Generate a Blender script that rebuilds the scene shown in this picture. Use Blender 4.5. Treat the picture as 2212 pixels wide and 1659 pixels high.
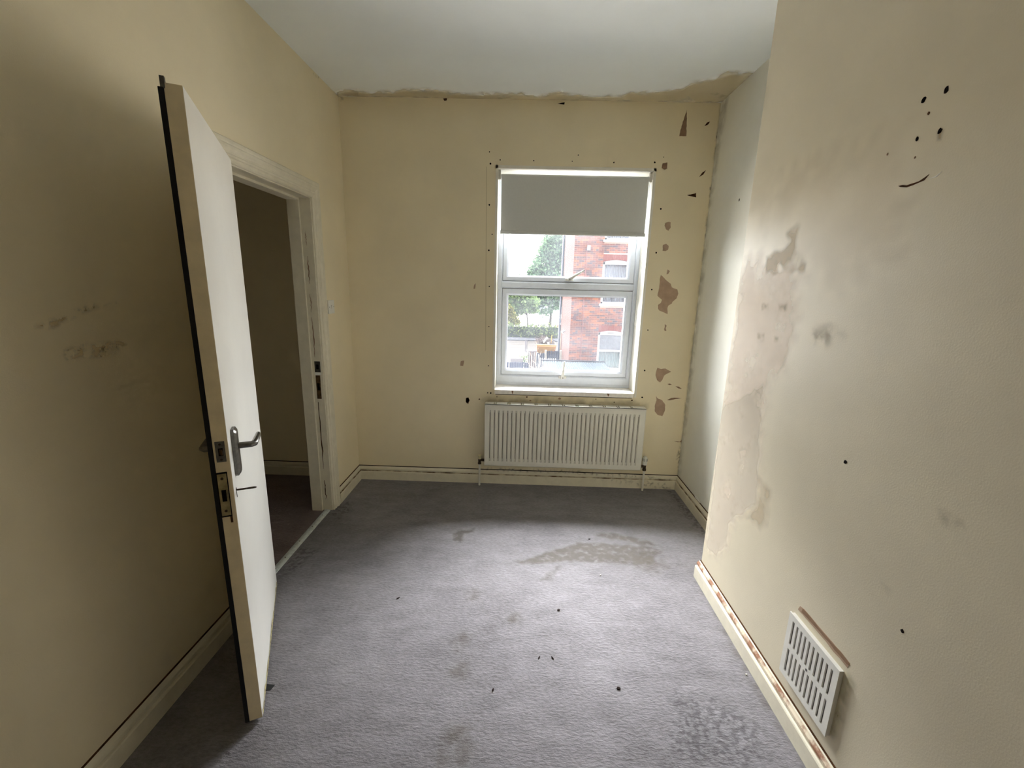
import bpy, bmesh, math, random
import numpy as np
from mathutils import Vector, Matrix, noise as mnoise

for o in list(bpy.data.objects):
    bpy.data.objects.remove(o)
scene = bpy.context.scene
COL = scene.collection
RND = random.Random(7)

# ------------------------------------------------------------------ camera
IW, IH, FPX = 2212, 1659, 937.87
CAM = Vector((1.2514, 0.0, 1.5169))
RX = Vector((0.99939057, 0.02506067, 0.02429907))
RU = Vector((-0.02921975, 0.21976962, 0.97511411))
RF = Vector((-0.01909682, 0.97522986, -0.22036796))
cd = bpy.data.cameras.new('camera')
cd.sensor_width = 36.0
cd.sensor_fit = 'HORIZONTAL'
cd.lens = FPX / IW * 36.0
cd.clip_start = 0.02
cd.clip_end = 400
cam = bpy.data.objects.new('camera', cd)
COL.objects.link(cam)
m = Matrix.Identity(4)
for i in range(3):
    m[i][0], m[i][1], m[i][2], m[i][3] = RX[i], RU[i], -RF[i], CAM[i]
cam.matrix_world = m
scene.camera = cam

# ------------------------------------------------------------------ sky, light, exposure
SKY = 5.4
world = bpy.data.worlds.new('overcast_sky')
scene.world = world
world.use_nodes = True
bg = world.node_tree.nodes['Background']
bg.inputs[0].default_value = (0.93, 0.97, 1.0, 1)
bg.inputs[1].default_value = SKY

# the sun behind thin cloud: a very soft light from beyond the window, high above the trees
sun = bpy.data.lights.new('veiled_sun', 'SUN')
sun.energy = 17.5
sun.angle = math.radians(60)
sun.color = (0.97, 0.985, 1.0)
sun_o = bpy.data.objects.new('veiled_sun', sun)
sun_o.rotation_euler = (math.radians(-33), 0, math.radians(3))
sun_o.location = (0, 30, 30)
COL.objects.link(sun_o)

vs = scene.view_settings
vs.view_transform = 'Standard'
vs.look = 'None'
vs.exposure = 2.08
vs.gamma = 1.0
vs.use_curve_mapping = False
scene.display_settings.display_device = 'sRGB'
try:
    scene.cycles.max_bounces = 11
    scene.cycles.diffuse_bounces = 8
    scene.cycles.use_adaptive_sampling = True
    scene.cycles.adaptive_threshold = 0.035
    scene.cycles.transparent_max_bounces = 24
    scene.cycles.use_denoising = True
    scene.cycles.caustics_reflective = False
    scene.cycles.caustics_refractive = False
    scene.cycles.sample_clamp_indirect = 6.0
except Exception:
    pass

# ------------------------------------------------------------------ room numbers (metres)
D, W, H = 3.1707, 2.4953, 2.704          # back wall, right alcove wall, ceiling
B, E = 2.2455, 2.0798                    # chimney breast face and its far corner
REAR = -1.25                             # wall behind the camera
WX0, WX1, WZ0, WZ1 = 1.056, 2.108, 0.755, 2.292   # window reveal
FY = D + 0.175                           # front of the window frame
OY0, OY1, OZ = 1.895, 2.660, 1.985       # door opening
HX0, HY1 = -1.25, 3.20                   # hall


def at(px, py, axis, val):
    """point of the plane (axis = val) that lies at a picture position"""
    d = RX * ((px - IW / 2) / FPX) - RU * ((py - IH / 2) / FPX) + RF
    t = (val - CAM[axis]) / d[axis]
    return CAM + d * t


# ------------------------------------------------------------------ materials
DIM = 1.0


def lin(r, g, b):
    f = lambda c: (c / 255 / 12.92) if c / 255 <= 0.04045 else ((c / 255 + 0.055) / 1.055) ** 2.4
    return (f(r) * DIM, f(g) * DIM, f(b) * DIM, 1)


MATS = {}


def mat(name, rgb, rough=0.6, metal=0.0, var=0.06, scale=6.0, bump=0.0, bscale=120.0, spec=None, rgb2=None, lo=0.35, hi=0.7,
        detail=6.0):
    if name in MATS:
        return MATS[name]
    mt = bpy.data.materials.new(name)
    mt.use_nodes = True
    nt = mt.node_tree
    bs = nt.nodes['Principled BSDF']
    bs.inputs['Roughness'].default_value = rough
    bs.inputs['Metallic'].default_value = metal
    bs.inputs['Specular IOR Level'].default_value = spec if spec is not None else (0.04 if rough >= 0.8 else 0.35)
    tc = nt.nodes.new('ShaderNodeTexCoord')
    geo = nt.nodes.new('ShaderNodeNewGeometry')
    c1 = lin(*rgb)
    c2 = lin(*rgb2) if rgb2 else tuple(max(0, c * (1 - var * 2.2)) for c in c1[:3]) + (1,)
    nz = nt.nodes.new('ShaderNodeTexNoise')
    nz.inputs['Scale'].default_value = scale
    nz.inputs['Detail'].default_value = detail
    nz.inputs['Roughness'].default_value = 0.6
    nt.links.new(geo.outputs['Position'], nz.inputs['Vector'])
    rp = nt.nodes.new('ShaderNodeValToRGB')
    rp.color_ramp.elements[0].position = lo
    rp.color_ramp.elements[0].color = c2
    rp.color_ramp.elements[1].position = hi
    rp.color_ramp.elements[1].color = c1
    nt.links.new(nz.outputs['Fac'], rp.inputs['Fac'])
    nt.links.new(rp.outputs['Color'], bs.inputs['Base Color'])
    if bump > 0:
        nb = nt.nodes.new('ShaderNodeTexNoise')
        nb.inputs['Scale'].default_value = bscale
        nb.inputs['Detail'].default_value = 3
        nt.links.new(geo.outputs['Position'], nb.inputs['Vector'])
        bp = nt.nodes.new('ShaderNodeBump')
        bp.inputs['Strength'].default_value = bump
        bp.inputs['Distance'].default_value = 0.004
        nt.links.new(nb.outputs['Fac'], bp.inputs['Height'])
        nt.links.new(bp.outputs['Normal'], bs.inputs['Normal'])
    MATS[name] = mt
    return mt


def island_mat(name, cols, rough=0.8, translucent=0.0, clump=None, clump_scale=0.8):
    """random colour for each piece: per object and per loose island"""
    mt = bpy.data.materials.new(name)
    mt.use_nodes = True
    nt = mt.node_tree
    bs = nt.nodes['Principled BSDF']
    bs.inputs['Roughness'].default_value = rough
    bs.inputs['Specular IOR Level'].default_value = 0.03
    geo = nt.nodes.new('ShaderNodeNewGeometry')
    oi = nt.nodes.new('ShaderNodeObjectInfo')
    ad = nt.nodes.new('ShaderNodeMath')
    ad.operation = 'ADD'
    nt.links.new(geo.outputs['Random Per Island'], ad.inputs[0])
    nt.links.new(oi.outputs['Random'], ad.inputs[1])
    fr = nt.nodes.new('ShaderNodeMath')
    fr.operation = 'FRACT'
    nt.links.new(ad.outputs[0], fr.inputs[0])
    rp = nt.nodes.new('ShaderNodeValToRGB')
    rp.color_ramp.interpolation = 'CONSTANT' if len(cols) > 2 else 'LINEAR'
    els = rp.color_ramp.elements
    while len(els) < len(cols):
        els.new(0.5)
    for i, c in enumerate(cols):
        els[i].position = i / len(cols) if len(cols) > 2 else i
        els[i].color = lin(*c)
    nt.links.new(fr.outputs[0], rp.inputs['Fac'])
    out = rp.outputs['Color']
    if clump:
        nz = nt.nodes.new('ShaderNodeTexNoise')
        nz.inputs['Scale'].default_value = clump_scale
        nt.links.new(geo.outputs['Position'], nz.inputs['Vector'])
        r2 = nt.nodes.new('ShaderNodeValToRGB')
        r2.color_ramp.elements[0].position = 0.56
        r2.color_ramp.elements[1].position = 0.66
        nt.links.new(nz.outputs['Fac'], r2.inputs['Fac'])
        mu = nt.nodes.new('ShaderNodeMath')
        mu.operation = 'MULTIPLY'
        nt.links.new(r2.outputs['Color'], mu.inputs[0])
        nt.links.new(fr.outputs[0], mu.inputs[1])
        mx = nt.nodes.new('ShaderNodeMixRGB')
        mx.inputs['Color2'].default_value = lin(*clump)
        nt.links.new(mu.outputs[0], mx.inputs['Fac'])
        nt.links.new(out, mx.inputs['Color1'])
        out = mx.outputs['Color']
    nt.links.new(out, bs.inputs['Base Color'])
    if translucent:
        tr = nt.nodes.new('ShaderNodeBsdfTranslucent')
        nt.links.new(out, tr.inputs['Color'])
        ms = nt.nodes.new('ShaderNodeMixShader')
        ms.inputs[0].default_value = translucent
        nt.links.new(bs.outputs[0], ms.inputs[1])
        nt.links.new(tr.outputs[0], ms.inputs[2])
        nt.links.new(ms.outputs[0], nt.nodes['Material Output'].inputs['Surface'])
    MATS[name] = mt
    return mt


def stain_mat(name, rgb, strength=1.0, nscale=30.0, nlo=0.25, nhi=0.6, rough=0.85):
    """a mark that blends into the surface it lies on"""
    if name in MATS:
        return MATS[name]
    mt = bpy.data.materials.new(name)
    mt.use_nodes = True
    nt = mt.node_tree
    N, Lk = nt.nodes.new, nt.links.new
    nt.nodes.remove(nt.nodes['Principled BSDF'])
    df = N('ShaderNodeBsdfDiffuse')
    tp = N('ShaderNodeBsdfTransparent')
    at_ = N('ShaderNodeAttribute')
    at_.attribute_name = 'cover'
    geo = N('ShaderNodeNewGeometry')
    nz = N('ShaderNodeTexNoise')
    nz.inputs['Scale'].default_value = nscale
    nz.inputs['Detail'].default_value = 5
    Lk(geo.outputs['Position'], nz.inputs['Vector'])
    mr = N('ShaderNodeMapRange')
    mr.interpolation_type = 'SMOOTHSTEP'
    mr.inputs[1].default_value = nlo
    mr.inputs[2].default_value = nhi
    Lk(nz.outputs['Fac'], mr.inputs[0])
    mu = N('ShaderNodeMath')
    mu.operation = 'MULTIPLY'
    Lk(at_.outputs['Fac'], mu.inputs[0])
    Lk(mr.outputs[0], mu.inputs[1])
    m2 = N('ShaderNodeMath')
    m2.operation = 'MULTIPLY'
    m2.inputs[1].default_value = strength
    Lk(mu.outputs[0], m2.inputs[0])
    # the film is printed on the room side only: light leaving the wall behind it is not dimmed a second time
    fb = N('ShaderNodeMath')
    fb.operation = 'SUBTRACT'
    fb.inputs[0].default_value = 1.0
    Lk(geo.outputs['Backfacing'], fb.inputs[1])
    m3 = N('ShaderNodeMath')
    m3.operation = 'MULTIPLY'
    Lk(m2.outputs[0], m3.inputs[0])
    Lk(fb.outputs[0], m3.inputs[1])
    df.inputs['Color'].default_value = lin(*rgb)
    ms = N('ShaderNodeMixShader')
    Lk(m3.outputs[0], ms.inputs[0])
    Lk(tp.outputs[0], ms.inputs[1])
    Lk(df.outputs[0], ms.inputs[2])
    Lk(ms.outputs[0], nt.nodes['Material Output'].inputs['Surface'])
    MATS[name] = mt
    return mt


def carpet_mat(name, base, dark, light):
    mt = bpy.data.materials.new(name)
    mt.use_nodes = True
    nt = mt.node_tree
    N, Lk = nt.nodes.new, nt.links.new
    bs = nt.nodes['Principled BSDF']
    bs.inputs['Roughness'].default_value = 0.95
    bs.inputs['Specular IOR Level'].default_value = 0.1
    bs.inputs['Sheen Weight'].default_value = 0.15
    geo = N('ShaderNodeNewGeometry')
    mp = N('ShaderNodeMapping')
    mp.inputs['Scale'].default_value = (0.45, 1.0, 1.0)
    Lk(geo.outputs['Position'], mp.inputs['Vector'])

    def nz(scale, detail, vec):
        n = N('ShaderNodeTexNoise')
        n.inputs['Scale'].default_value = scale
        n.inputs['Detail'].default_value = detail
        n.inputs['Roughness'].default_value = 0.65
        Lk(vec, n.inputs['Vector'])
        return n.outputs['Fac']
    big = nz(2.2, 5, geo.outputs['Position'])
    mid = nz(16, 6, mp.outputs['Vector'])
    fine = nz(110, 4, mp.outputs['Vector'])
    r1 = N('ShaderNodeValToRGB')
    r1.color_ramp.elements[0].position = 0.3
    r1.color_ramp.elements[0].color = lin(*dark)
    r1.color_ramp.elements[1].position = 0.72
    r1.color_ramp.elements[1].color = lin(*light)
    e = r1.color_ramp.elements.new(0.52)
    e.color = lin(*base)
    a1 = N('ShaderNodeMath'); a1.operation = 'MULTIPLY_ADD'
    a1.inputs[1].default_value = 0.34
    Lk(big, a1.inputs[0])
    a2 = N('ShaderNodeMath'); a2.operation = 'MULTIPLY_ADD'
    a2.inputs[1].default_value = 0.30
    Lk(mid, a2.inputs[0])
    a3 = N('ShaderNodeMath'); a3.operation = 'MULTIPLY'
    a3.inputs[1].default_value = 0.36
    Lk(fine, a3.inputs[0])
    Lk(a3.outputs[0], a2.inputs[2])
    Lk(a2.outputs[0], a1.inputs[2])
    Lk(a1.outputs[0], r1.inputs['Fac'])
    Lk(r1.outputs['Color'], bs.inputs['Base Color'])
    bp = N('ShaderNodeBump')
    bp.inputs['Strength'].default_value = 1.0
    bp.inputs['Distance'].default_value = 0.006
    Lk(fine, bp.inputs['Height'])
    Lk(bp.outputs['Normal'], bs.inputs['Normal'])
    MATS[name] = mt
    return mt


def glass_mat(name, film=0.010, tint=(1, 1, 1)):
    mt = bpy.data.materials.new(name)
    mt.use_nodes = True
    nt = mt.node_tree
    for n in list(nt.nodes):
        if n.type == 'BSDF_PRINCIPLED':
            nt.nodes.remove(n)
    tp = nt.nodes.new('ShaderNodeBsdfTransparent')
    tp.inputs['Color'].default_value = (*tint, 1)
    gl = nt.nodes.new('ShaderNodeBsdfGlossy')
    gl.inputs['Roughness'].default_value = 0.02
    fr = nt.nodes.new('ShaderNodeFresnel')
    fr.inputs['IOR'].default_value = 1.2
    ms = nt.nodes.new('ShaderNodeMixShader')
    nt.links.new(fr.outputs[0], ms.inputs[0])
    nt.links.new(tp.outputs[0], ms.inputs[1])
    nt.links.new(gl.outputs[0], ms.inputs[2])
    # thin translucent film, added to put glare haze on the pane
    tl = nt.nodes.new('ShaderNodeBsdfTranslucent')
    tl.inputs['Color'].default_value = (0.85, 0.9, 1.0, 1)
    geo = nt.nodes.new('ShaderNodeNewGeometry')
    nz = nt.nodes.new('ShaderNodeTexNoise')
    nz.inputs['Scale'].default_value = 5
    nt.links.new(geo.outputs['Position'], nz.inputs['Vector'])
    mu = nt.nodes.new('ShaderNodeMath')
    mu.operation = 'MULTIPLY'
    mu.inputs[1].default_value = film * 2
    nt.links.new(nz.outputs['Fac'], mu.inputs[0])
    m2 = nt.nodes.new('ShaderNodeMixShader')
    nt.links.new(mu.outputs[0], m2.inputs[0])
    nt.links.new(ms.outputs[0], m2.inputs[1])
    nt.links.new(tl.outputs[0], m2.inputs[2])
    nt.links.new(m2.outputs[0], nt.nodes['Material Output'].inputs['Surface'])
    MATS[name] = mt
    return mt


WALL = mat('cream_wall_paint', (234, 222, 192), 0.55, var=0.035, scale=2.5, bump=0.12, bscale=260)
ALCOVE = mat('alcove_wall_paint', (234, 233, 222), 0.55, var=0.04, scale=2.5, bump=0.12, bscale=260)
BREAST = mat('breast_wall_paint', (216, 206, 182), 0.5, var=0.05, scale=1.6, bump=0.1, bscale=220)
CEIL = mat('ceiling_paint', (240, 246, 248), 0.7, var=0.03, scale=1.4, bump=0.1, bscale=200)
GLOSS = mat('cream_gloss_paint', (226, 219, 198), 0.38, var=0.05, scale=18, bump=0.08, bscale=60)
DOORP = mat('door_gloss_paint', (246, 244, 238), 0.34, var=0.02, scale=5, bump=0.05, bscale=40)
DOORE = mat('door_edge_paint', (236, 220, 186), 0.45, var=0.06, scale=20, bump=0.08, bscale=50)
UPVC = mat('white_upvc', (222, 228, 238), 0.32, var=0.03, scale=20)  # cool window glare is put into this frame colour
SILLP = mat('white_sill_paint', (236, 232, 224), 0.4, var=0.07, scale=40, bump=0.08, bscale=90)
REVEAL = mat('reveal_paint', (234, 230, 218), 0.5, var=0.05, scale=10, bump=0.1, bscale=150)
RADP = mat('radiator_enamel', (216, 214, 204), 0.34, var=0.02, scale=10)
CARPET = carpet_mat('grey_mauve_carpet', (122, 119, 122), (80, 77, 78), (146, 143, 147))
HALLC = carpet_mat('hall_carpet', (112, 98, 98), (78, 66, 64), (132, 120, 122))
SEAL = mat('black_rubber', (16, 13, 14), 0.7, var=0.2, scale=50)
STEEL = mat('worn_steel', (132, 130, 126), 0.32, 1.0, var=0.2, scale=60)
BRASS = mat('worn_brass', (204, 190, 146), 0.38, 1.0, var=0.2, scale=40)
DARKBRASS = mat('tarnished_brass', (98, 82, 66), 0.5, 0.8, var=0.3, scale=80)
OLDBRASS = mat('painted_brass', (116, 88, 50), 0.5, 0.3, var=0.3, scale=60)
HOLE = mat('dark_hole', (26, 20, 18), 0.9, var=0.2, scale=50)
ALU = mat('aluminium_strip', (222, 230, 230), 0.42, 0.35, var=0.12, scale=60)
PLASTER = mat('bare_pink_plaster', (182, 156, 134), 0.9, var=0.08, scale=25, bump=0.15, bscale=150)
PLASTER2 = mat('bare_dark_plaster', (150, 122, 100), 0.9, var=0.1, scale=40)
BROWN = mat('brown_gap', (96, 66, 44), 0.9, var=0.3, scale=30)
BLACKGAP = mat('black_gap', (30, 24, 20), 0.95, var=0.3, scale=30)
BLIND = mat('blind_fabric', (206, 208, 206), 0.9, var=0.02, scale=120, bump=0.06, bscale=900)
PLASTIC = mat('white_plastic', (226, 226, 220), 0.4, var=0.02)
YPLASTIC = mat('yellowed_plastic', (222, 212, 170), 0.45, var=0.03)
VENTP = mat('vent_plastic', (222, 220, 212), 0.45, var=0.04, scale=30)
VENTB = mat('vent_backing', (150, 144, 140), 0.8, var=0.1, scale=40)
GLASS = glass_mat('hazy_window_glass')


# ------------------------------------------------------------------ mesh helpers
class MB:
    def __init__(s):
        s.v, s.f, s.mi = [], [], []

    def add(s, verts, faces, mi=0):
        b = len(s.v)
        s.v += [tuple(v) for v in verts]
        s.f += [tuple(b + i for i in f) for f in faces]
        s.mi += [mi] * len(faces)
        return s

    def box(s, x0, x1, y0, y1, z0, z1, mi=0):
        vs_ = [(x, y, z) for z in (z0, z1) for y in (y0, y1) for x in (x0, x1)]
        return s.add(vs_, [(0, 2, 3, 1), (4, 5, 7, 6), (0, 1, 5, 4), (2, 6, 7, 3), (0, 4, 6, 2), (1, 3, 7, 5)], mi)

    def obox(s, c, ax, ay, az, mi=0):
        """box from a centre and three half vectors"""
        c, ax, ay, az = map(Vector, (c, ax, ay, az))
        vs_ = [c + ax * i + ay * j + az * k for k in (-1, 1) for j in (-1, 1) for i in (-1, 1)]
        return s.add(vs_, [(0, 2, 3, 1), (4, 5, 7, 6), (0, 1, 5, 4), (2, 6, 7, 3), (0, 4, 6, 2), (1, 3, 7, 5)], mi)

    def prism(s, pts, off, mi=0):
        """closed outline of 3d points, extruded by off"""
        n = len(pts)
        off = Vector(off)
        vs_ = [Vector(p) for p in pts] + [Vector(p) + off for p in pts]
        fs = [tuple(range(n))[::-1], tuple(range(n, 2 * n))]
        fs += [(i, (i + 1) % n, n + (i + 1) % n, n + i) for i in range(n)]
        return s.add(vs_, fs, mi)

    def tube(s, path, rad, n=10, cap=True, mi=0):
        path = [Vector(p) for p in path]
        rads = rad if isinstance(rad, (list, tuple)) else [rad] * len(path)
        rings = []
        t0 = (path[1] - path[0]).normalized()
        up = Vector((0, 0, 1)) if abs(t0.z) < 0.9 else Vector((1, 0, 0))
        a = t0.cross(up).normalized()
        vs_ = []
        for i, p in enumerate(path):
            t = ((path[min(i + 1, len(path) - 1)]) - path[max(i - 1, 0)]).normalized()
            a = (a - t * a.dot(t)).normalized()
            b = t.cross(a)
            vs_ += [p + (a * math.cos(2 * math.pi * k / n) + b * math.sin(2 * math.pi * k / n)) * rads[i] for k in range(n)]
        fs = []
        for i in range(len(path) - 1):
            fs += [(i * n + k, i * n + (k + 1) % n, (i + 1) * n + (k + 1) % n, (i + 1) * n + k) for k in range(n)]
        if cap:
            fs += [tuple(range(n))[::-1], tuple(range((len(path) - 1) * n, len(path) * n))]
        return s.add(vs_, fs, mi)

    def build(s, name, material, parent=None, smooth=False, bevel=0.0, segs=2):
        me = bpy.data.meshes.new(name)
        me.from_pydata(s.v, [], s.f)
        mats_ = material if isinstance(material, (list, tuple)) else [material]
        for q in mats_:
            me.materials.append(q)
        for p, i in zip(me.polygons, s.mi):
            p.material_index = i
        bm = bmesh.new()
        bm.from_mesh(me)
        bmesh.ops.recalc_face_normals(bm, faces=bm.faces)
        if bevel:
            ed = [e for e in bm.edges if len(e.link_faces) == 2 and e.calc_face_angle(0) > 0.5]
            bmesh.ops.bevel(bm, geom=ed, offset=bevel, segments=segs, profile=0.6, affect='EDGES', clamp_overlap=True)
        if smooth:
            for f in bm.faces:
                f.smooth = True
            for e in bm.edges:
                if len(e.link_faces) == 2 and e.calc_face_angle(0) > 0.7:
                    e.smooth = False
        bm.to_mesh(me)
        bm.free()
        return link(name, me, parent)


def link(name, me, parent=None):
    o = bpy.data.objects.new(name, me)
    COL.objects.link(o)
    if parent is not None:
        o.parent = parent
        o.matrix_parent_inverse = parent.matrix_basis.inverted()
    return o


def empty(name, loc=(0, 0, 0)):
    o = bpy.data.objects.new(name, None)
    o.empty_display_size = 0.1
    o.location = loc
    COL.objects.link(o)
    return o


def tag(o, label, cat, group=None, kind=None):
    if label:
        o['label'] = label
    if cat:
        o['category'] = cat
    if group:
        o['group'] = group
    if kind:
        o['kind'] = kind
    return o


def struct(o, label=None, cat=None):
    o['kind'] = 'structure'
    return tag(o, label, cat)


def sweep(path, prof, horizontal=True, closed=False):
    """profile (offset, height) swept along a plan polyline with mitres; offset to the left of travel"""
    P = [Vector(p) for p in path]
    n = len(P)
    rows = []
    for i in range(n):
        d0 = (P[i] - P[i - 1]).normalized() if i > 0 else None
        d1 = (P[i + 1] - P[i]).normalized() if i < n - 1 else None
        if d0 is None:
            d0 = d1
        if d1 is None:
            d1 = d0
        n0 = Vector((-d0.y, d0.x)); n1 = Vector((-d1.y, d1.x))
        mm = (n0 + n1)
        mm = mm / max(1e-6, mm.dot(n0))
        rows.append([(P[i].x + mm.x * o_, P[i].y + mm.y * o_, z_) for o_, z_ in prof])
    mb = MB()
    k = len(prof)
    vs_ = [v for r in rows for v in r]
    fs = []
    for i in range(n - 1):
        for j in range(k - 1):
            fs.append((i * k + j, i * k + j + 1, (i + 1) * k + j + 1, (i + 1) * k + j))
    fs += [tuple(range(k)), tuple(range((n - 1) * k, n * k))[::-1]]
    mb.add(vs_, fs)
    return mb


def inpoly(x, y, poly):
    c = False
    n = len(poly)
    for i in range(n):
        x1, y1 = poly[i]; x2, y2 = poly[(i + 1) % n]
        if (y1 > y) != (y2 > y) and x < (x2 - x1) * (y - y1) / (y2 - y1) + x1:
            c = not c
    return c


def sdist(x, y, poly):
    best = 1e9
    n = len(poly)
    for i in range(n):
        x1, y1 = poly[i]; x2, y2 = poly[(i + 1) % n]
        dx, dy = x2 - x1, y2 - y1
        L2 = dx * dx + dy * dy
        t = 0 if L2 == 0 else max(0, min(1, ((x - x1) * dx + (y - y1) * dy) / L2))
        d = math.hypot(x - x1 - t * dx, y - y1 - t * dy)
        best = min(best, d)
    return best if inpoly(x, y, poly) else -best


AXES = {0: (1, 2), 1: (0, 2), 2: (0, 1)}


def plane3(axis, val, u, v):
    p = [0, 0, 0]
    p[axis] = val
    a, b = AXES[axis]
    p[a], p[b] = u, v
    return tuple(p)


def stain(name, pts, axis, val, material, parent, feather=0.02, out=0.0006, res=46, clip=None):
    """soft-edged mark on a wall, floor or ceiling; pts are picture positions of its outline"""
    a, b = AXES[axis]
    poly = [(q[a], q[b]) for q in (at(px, py, axis, val) for px, py in pts)]
    us = [q[0] for q in poly]; vs_ = [q[1] for q in poly]
    u0, u1, v0, v1 = min(us) - feather, max(us) + feather, min(vs_) - feather, max(vs_) + feather
    if clip:
        u0, u1, v0, v1 = max(u0, clip[0]), min(u1, clip[1]), max(v0, clip[2]), min(v1, clip[3])
    st = max((u1 - u0), (v1 - v0)) / res
    nu, nv = max(3, int((u1 - u0) / st)), max(3, int((v1 - v0) / st))
    verts, cov = [], []
    for j in range(nv + 1):
        for i in range(nu + 1):
            u = u0 + (u1 - u0) * i / nu; v = v0 + (v1 - v0) * j / nv
            wob = mnoise.noise(Vector((u * 22, v * 22, val * 3))) * feather * 0.9
            d = sdist(u, v, poly) + wob
            t = max(0, min(1, d / feather * 0.5 + 0.5))
            cov.append(t * t * (3 - 2 * t))
            verts.append(plane3(axis, val + out, u, v))
    faces = []
    for j in range(nv):
        for i in range(nu):
            q = (j * (nu + 1) + i, j * (nu + 1) + i + 1, (j + 1) * (nu + 1) + i + 1, (j + 1) * (nu + 1) + i)
            if max(cov[k] for k in q) > 0.01:
                faces.append(q if (out > 0) == (axis != 1) else q[::-1])
    if not faces:
        return None
    used = sorted({k for f in faces for k in f})
    ix = {k: n_ for n_, k in enumerate(used)}
    me = bpy.data.meshes.new(name)
    me.from_pydata([verts[k] for k in used], [], [tuple(ix[k] for k in f) for f in faces])
    at_ = me.attributes.new('cover', 'FLOAT', 'POINT')
    for n_, k in enumerate(used):
        at_.data[n_].value = cov[k]
    me.materials.append(material)
    return link(name, me, parent)


def chip(name, pts, axis, val, material, parent, out=0.001, rough=0.0, world=False):
    """hard-edged patch where paint is gone, with a ragged outline"""
    a, b = AXES[axis]
    P = pts if world else [(q[a], q[b]) for q in (at(px, py, axis, val) for px, py in pts)]
    fine = []
    n = len(P)
    for i in range(n):
        (x1, y1), (x2, y2) = P[i], P[(i + 1) % n]
        L = math.hypot(x2 - x1, y2 - y1)
        k = max(1, min(6, int(L / 0.012)))
        for j in range(k):
            t = j / k
            fine.append((x1 + (x2 - x1) * t + (RND.uniform(-1, 1) * rough if j else 0),
                         y1 + (y2 - y1) * t + (RND.uniform(-1, 1) * rough if j else 0)))
    mb = MB()
    off = [0, 0, 0]
    off[axis] = out
    mb.prism([plane3(axis, val, u, v) for u, v in fine], off)
    return mb.build(name, material, parent)


def dot(name, px, py, r, axis, val, material, parent, out=0.001, asp=1.0, tilt=0.0):
    c = at(px, py, axis, val)
    a, b = AXES[axis]
    k = 9
    pts = []
    for i in range(k):
        t = 2 * math.pi * i / k
        rr = r * (1 + RND.uniform(-0.18, 0.18))
        x, y = rr * math.cos(t), rr * asp * math.sin(t)
        pts.append((c[a] + x * math.cos(tilt) - y * math.sin(tilt), c[b] + x * math.sin(tilt) + y * math.cos(tilt)))
    return chip(name, pts, axis, val, material, parent, out=out, world=True)


# ================================================================== ROOM SHELL
floor = struct(MB().box(-0.012, W + 0.02, REAR - 0.05, D + 0.02, -0.20, 0.0).build('floor', CARPET),
               'stained mauve grey carpet covering the bedroom floor', 'floor')
floor_hall = struct(MB().box(HX0 - 0.05, -0.052, REAR, HY1 + 0.05, -0.20, 0.0).build('floor_hall', HALLC),
                    'dark carpet of the unlit hall beyond the doorway', 'floor')
ceiling = struct(MB().box(-0.02, W + 0.02, REAR - 0.05, D + 0.02, H, H + 0.2).build('ceiling', CEIL),
                 'off-white painted ceiling with ragged stained edge above the window wall', 'ceiling')
struct(MB().box(HX0 - 0.05, -0.02, REAR, HY1 + 0.05, H, H + 0.2).build('ceiling_hall', CEIL), 'hall ceiling behind the left wall', 'ceiling')

# window wall: four blocks round the opening, as one wall
mb = MB()
T = 0.30
mb.box(-0.13, WX0, D, D + T, -0.2, H + 0.2)
mb.box(WX1, W + 0.3, D, D + T, -0.2, H + 0.2)
mb.box(WX0, WX1, D, D + T, -0.2, WZ0 - 0.0)
mb.box(WX0, WX1, D, D + T, WZ1, H + 0.2)
wall_back = struct(mb.build('wall_back', WALL), 'cream window wall with peeling paint and screw holes', 'wall')
# outer brick skin of this house, unseen, enlarged to block skylight on the street
mb = MB()
y0, y1 = D + T, D + T + 0.10
mb.box(-14, WX0 - 0.0, y0, y1, -4.2, 8.5)
mb.box(WX1, 16, y0, y1, -4.2, 8.5)
mb.box(WX0, WX1, y0, y1, -4.2, WZ0 - 0.05)
mb.box(WX0, WX1, y0, y1, WZ1, 8.5)
mb_out = mb

mb = MB()
mb.box(-0.13, 0, REAR - 0.1, OY0 - 0.025, 0, H)
mb.box(-0.13, 0, OY1 + 0.025, HY1, 0, H)
mb.box(-0.13, 0, OY0 - 0.025, OY1 + 0.025, OZ + 0.025, H)
wall_left = struct(mb.build('wall_left', WALL), 'cream left wall with the doorway and scuffs behind the door', 'wall')
wall_right = struct(MB().box(W, W + 0.2, REAR - 0.1, D + 0.05, -0.2, H + 0.2).build('wall_right', ALCOVE),
                    'pale alcove wall between window wall and chimney breast', 'wall')
wall_breast = struct(MB().box(B, W + 0.02, 0.55, E, 0, H).build('wall_chimney_breast', BREAST, bevel=0.004),
                     'chimney breast with patchy filler, nail holes and smudges', 'wall')
struct(MB().box(-0.13, W + 0.2, REAR - 0.2, REAR, -0.2, H + 0.2).build('wall_front', WALL), 'cream wall behind the camera', 'wall')
struct(MB().box(HX0 - 0.1, -0.12, HY1, HY1 + 0.1, -0.1, H + 0.1).build('wall_hall_back', WALL), 'dim end wall of the hall seen through the doorway', 'wall')
struct(MB().box(HX0 - 0.1, HX0, REAR, HY1 + 0.1, -0.1, H + 0.1).build('wall_hall_left', WALL), 'far side wall of the hall', 'wall')
struct(MB().box(HX0 - 0.1, -0.12, REAR - 0.1, REAR, -0.1, H + 0.1).build('wall_hall_front', WALL), 'near end wall of the hall', 'wall')

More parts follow.
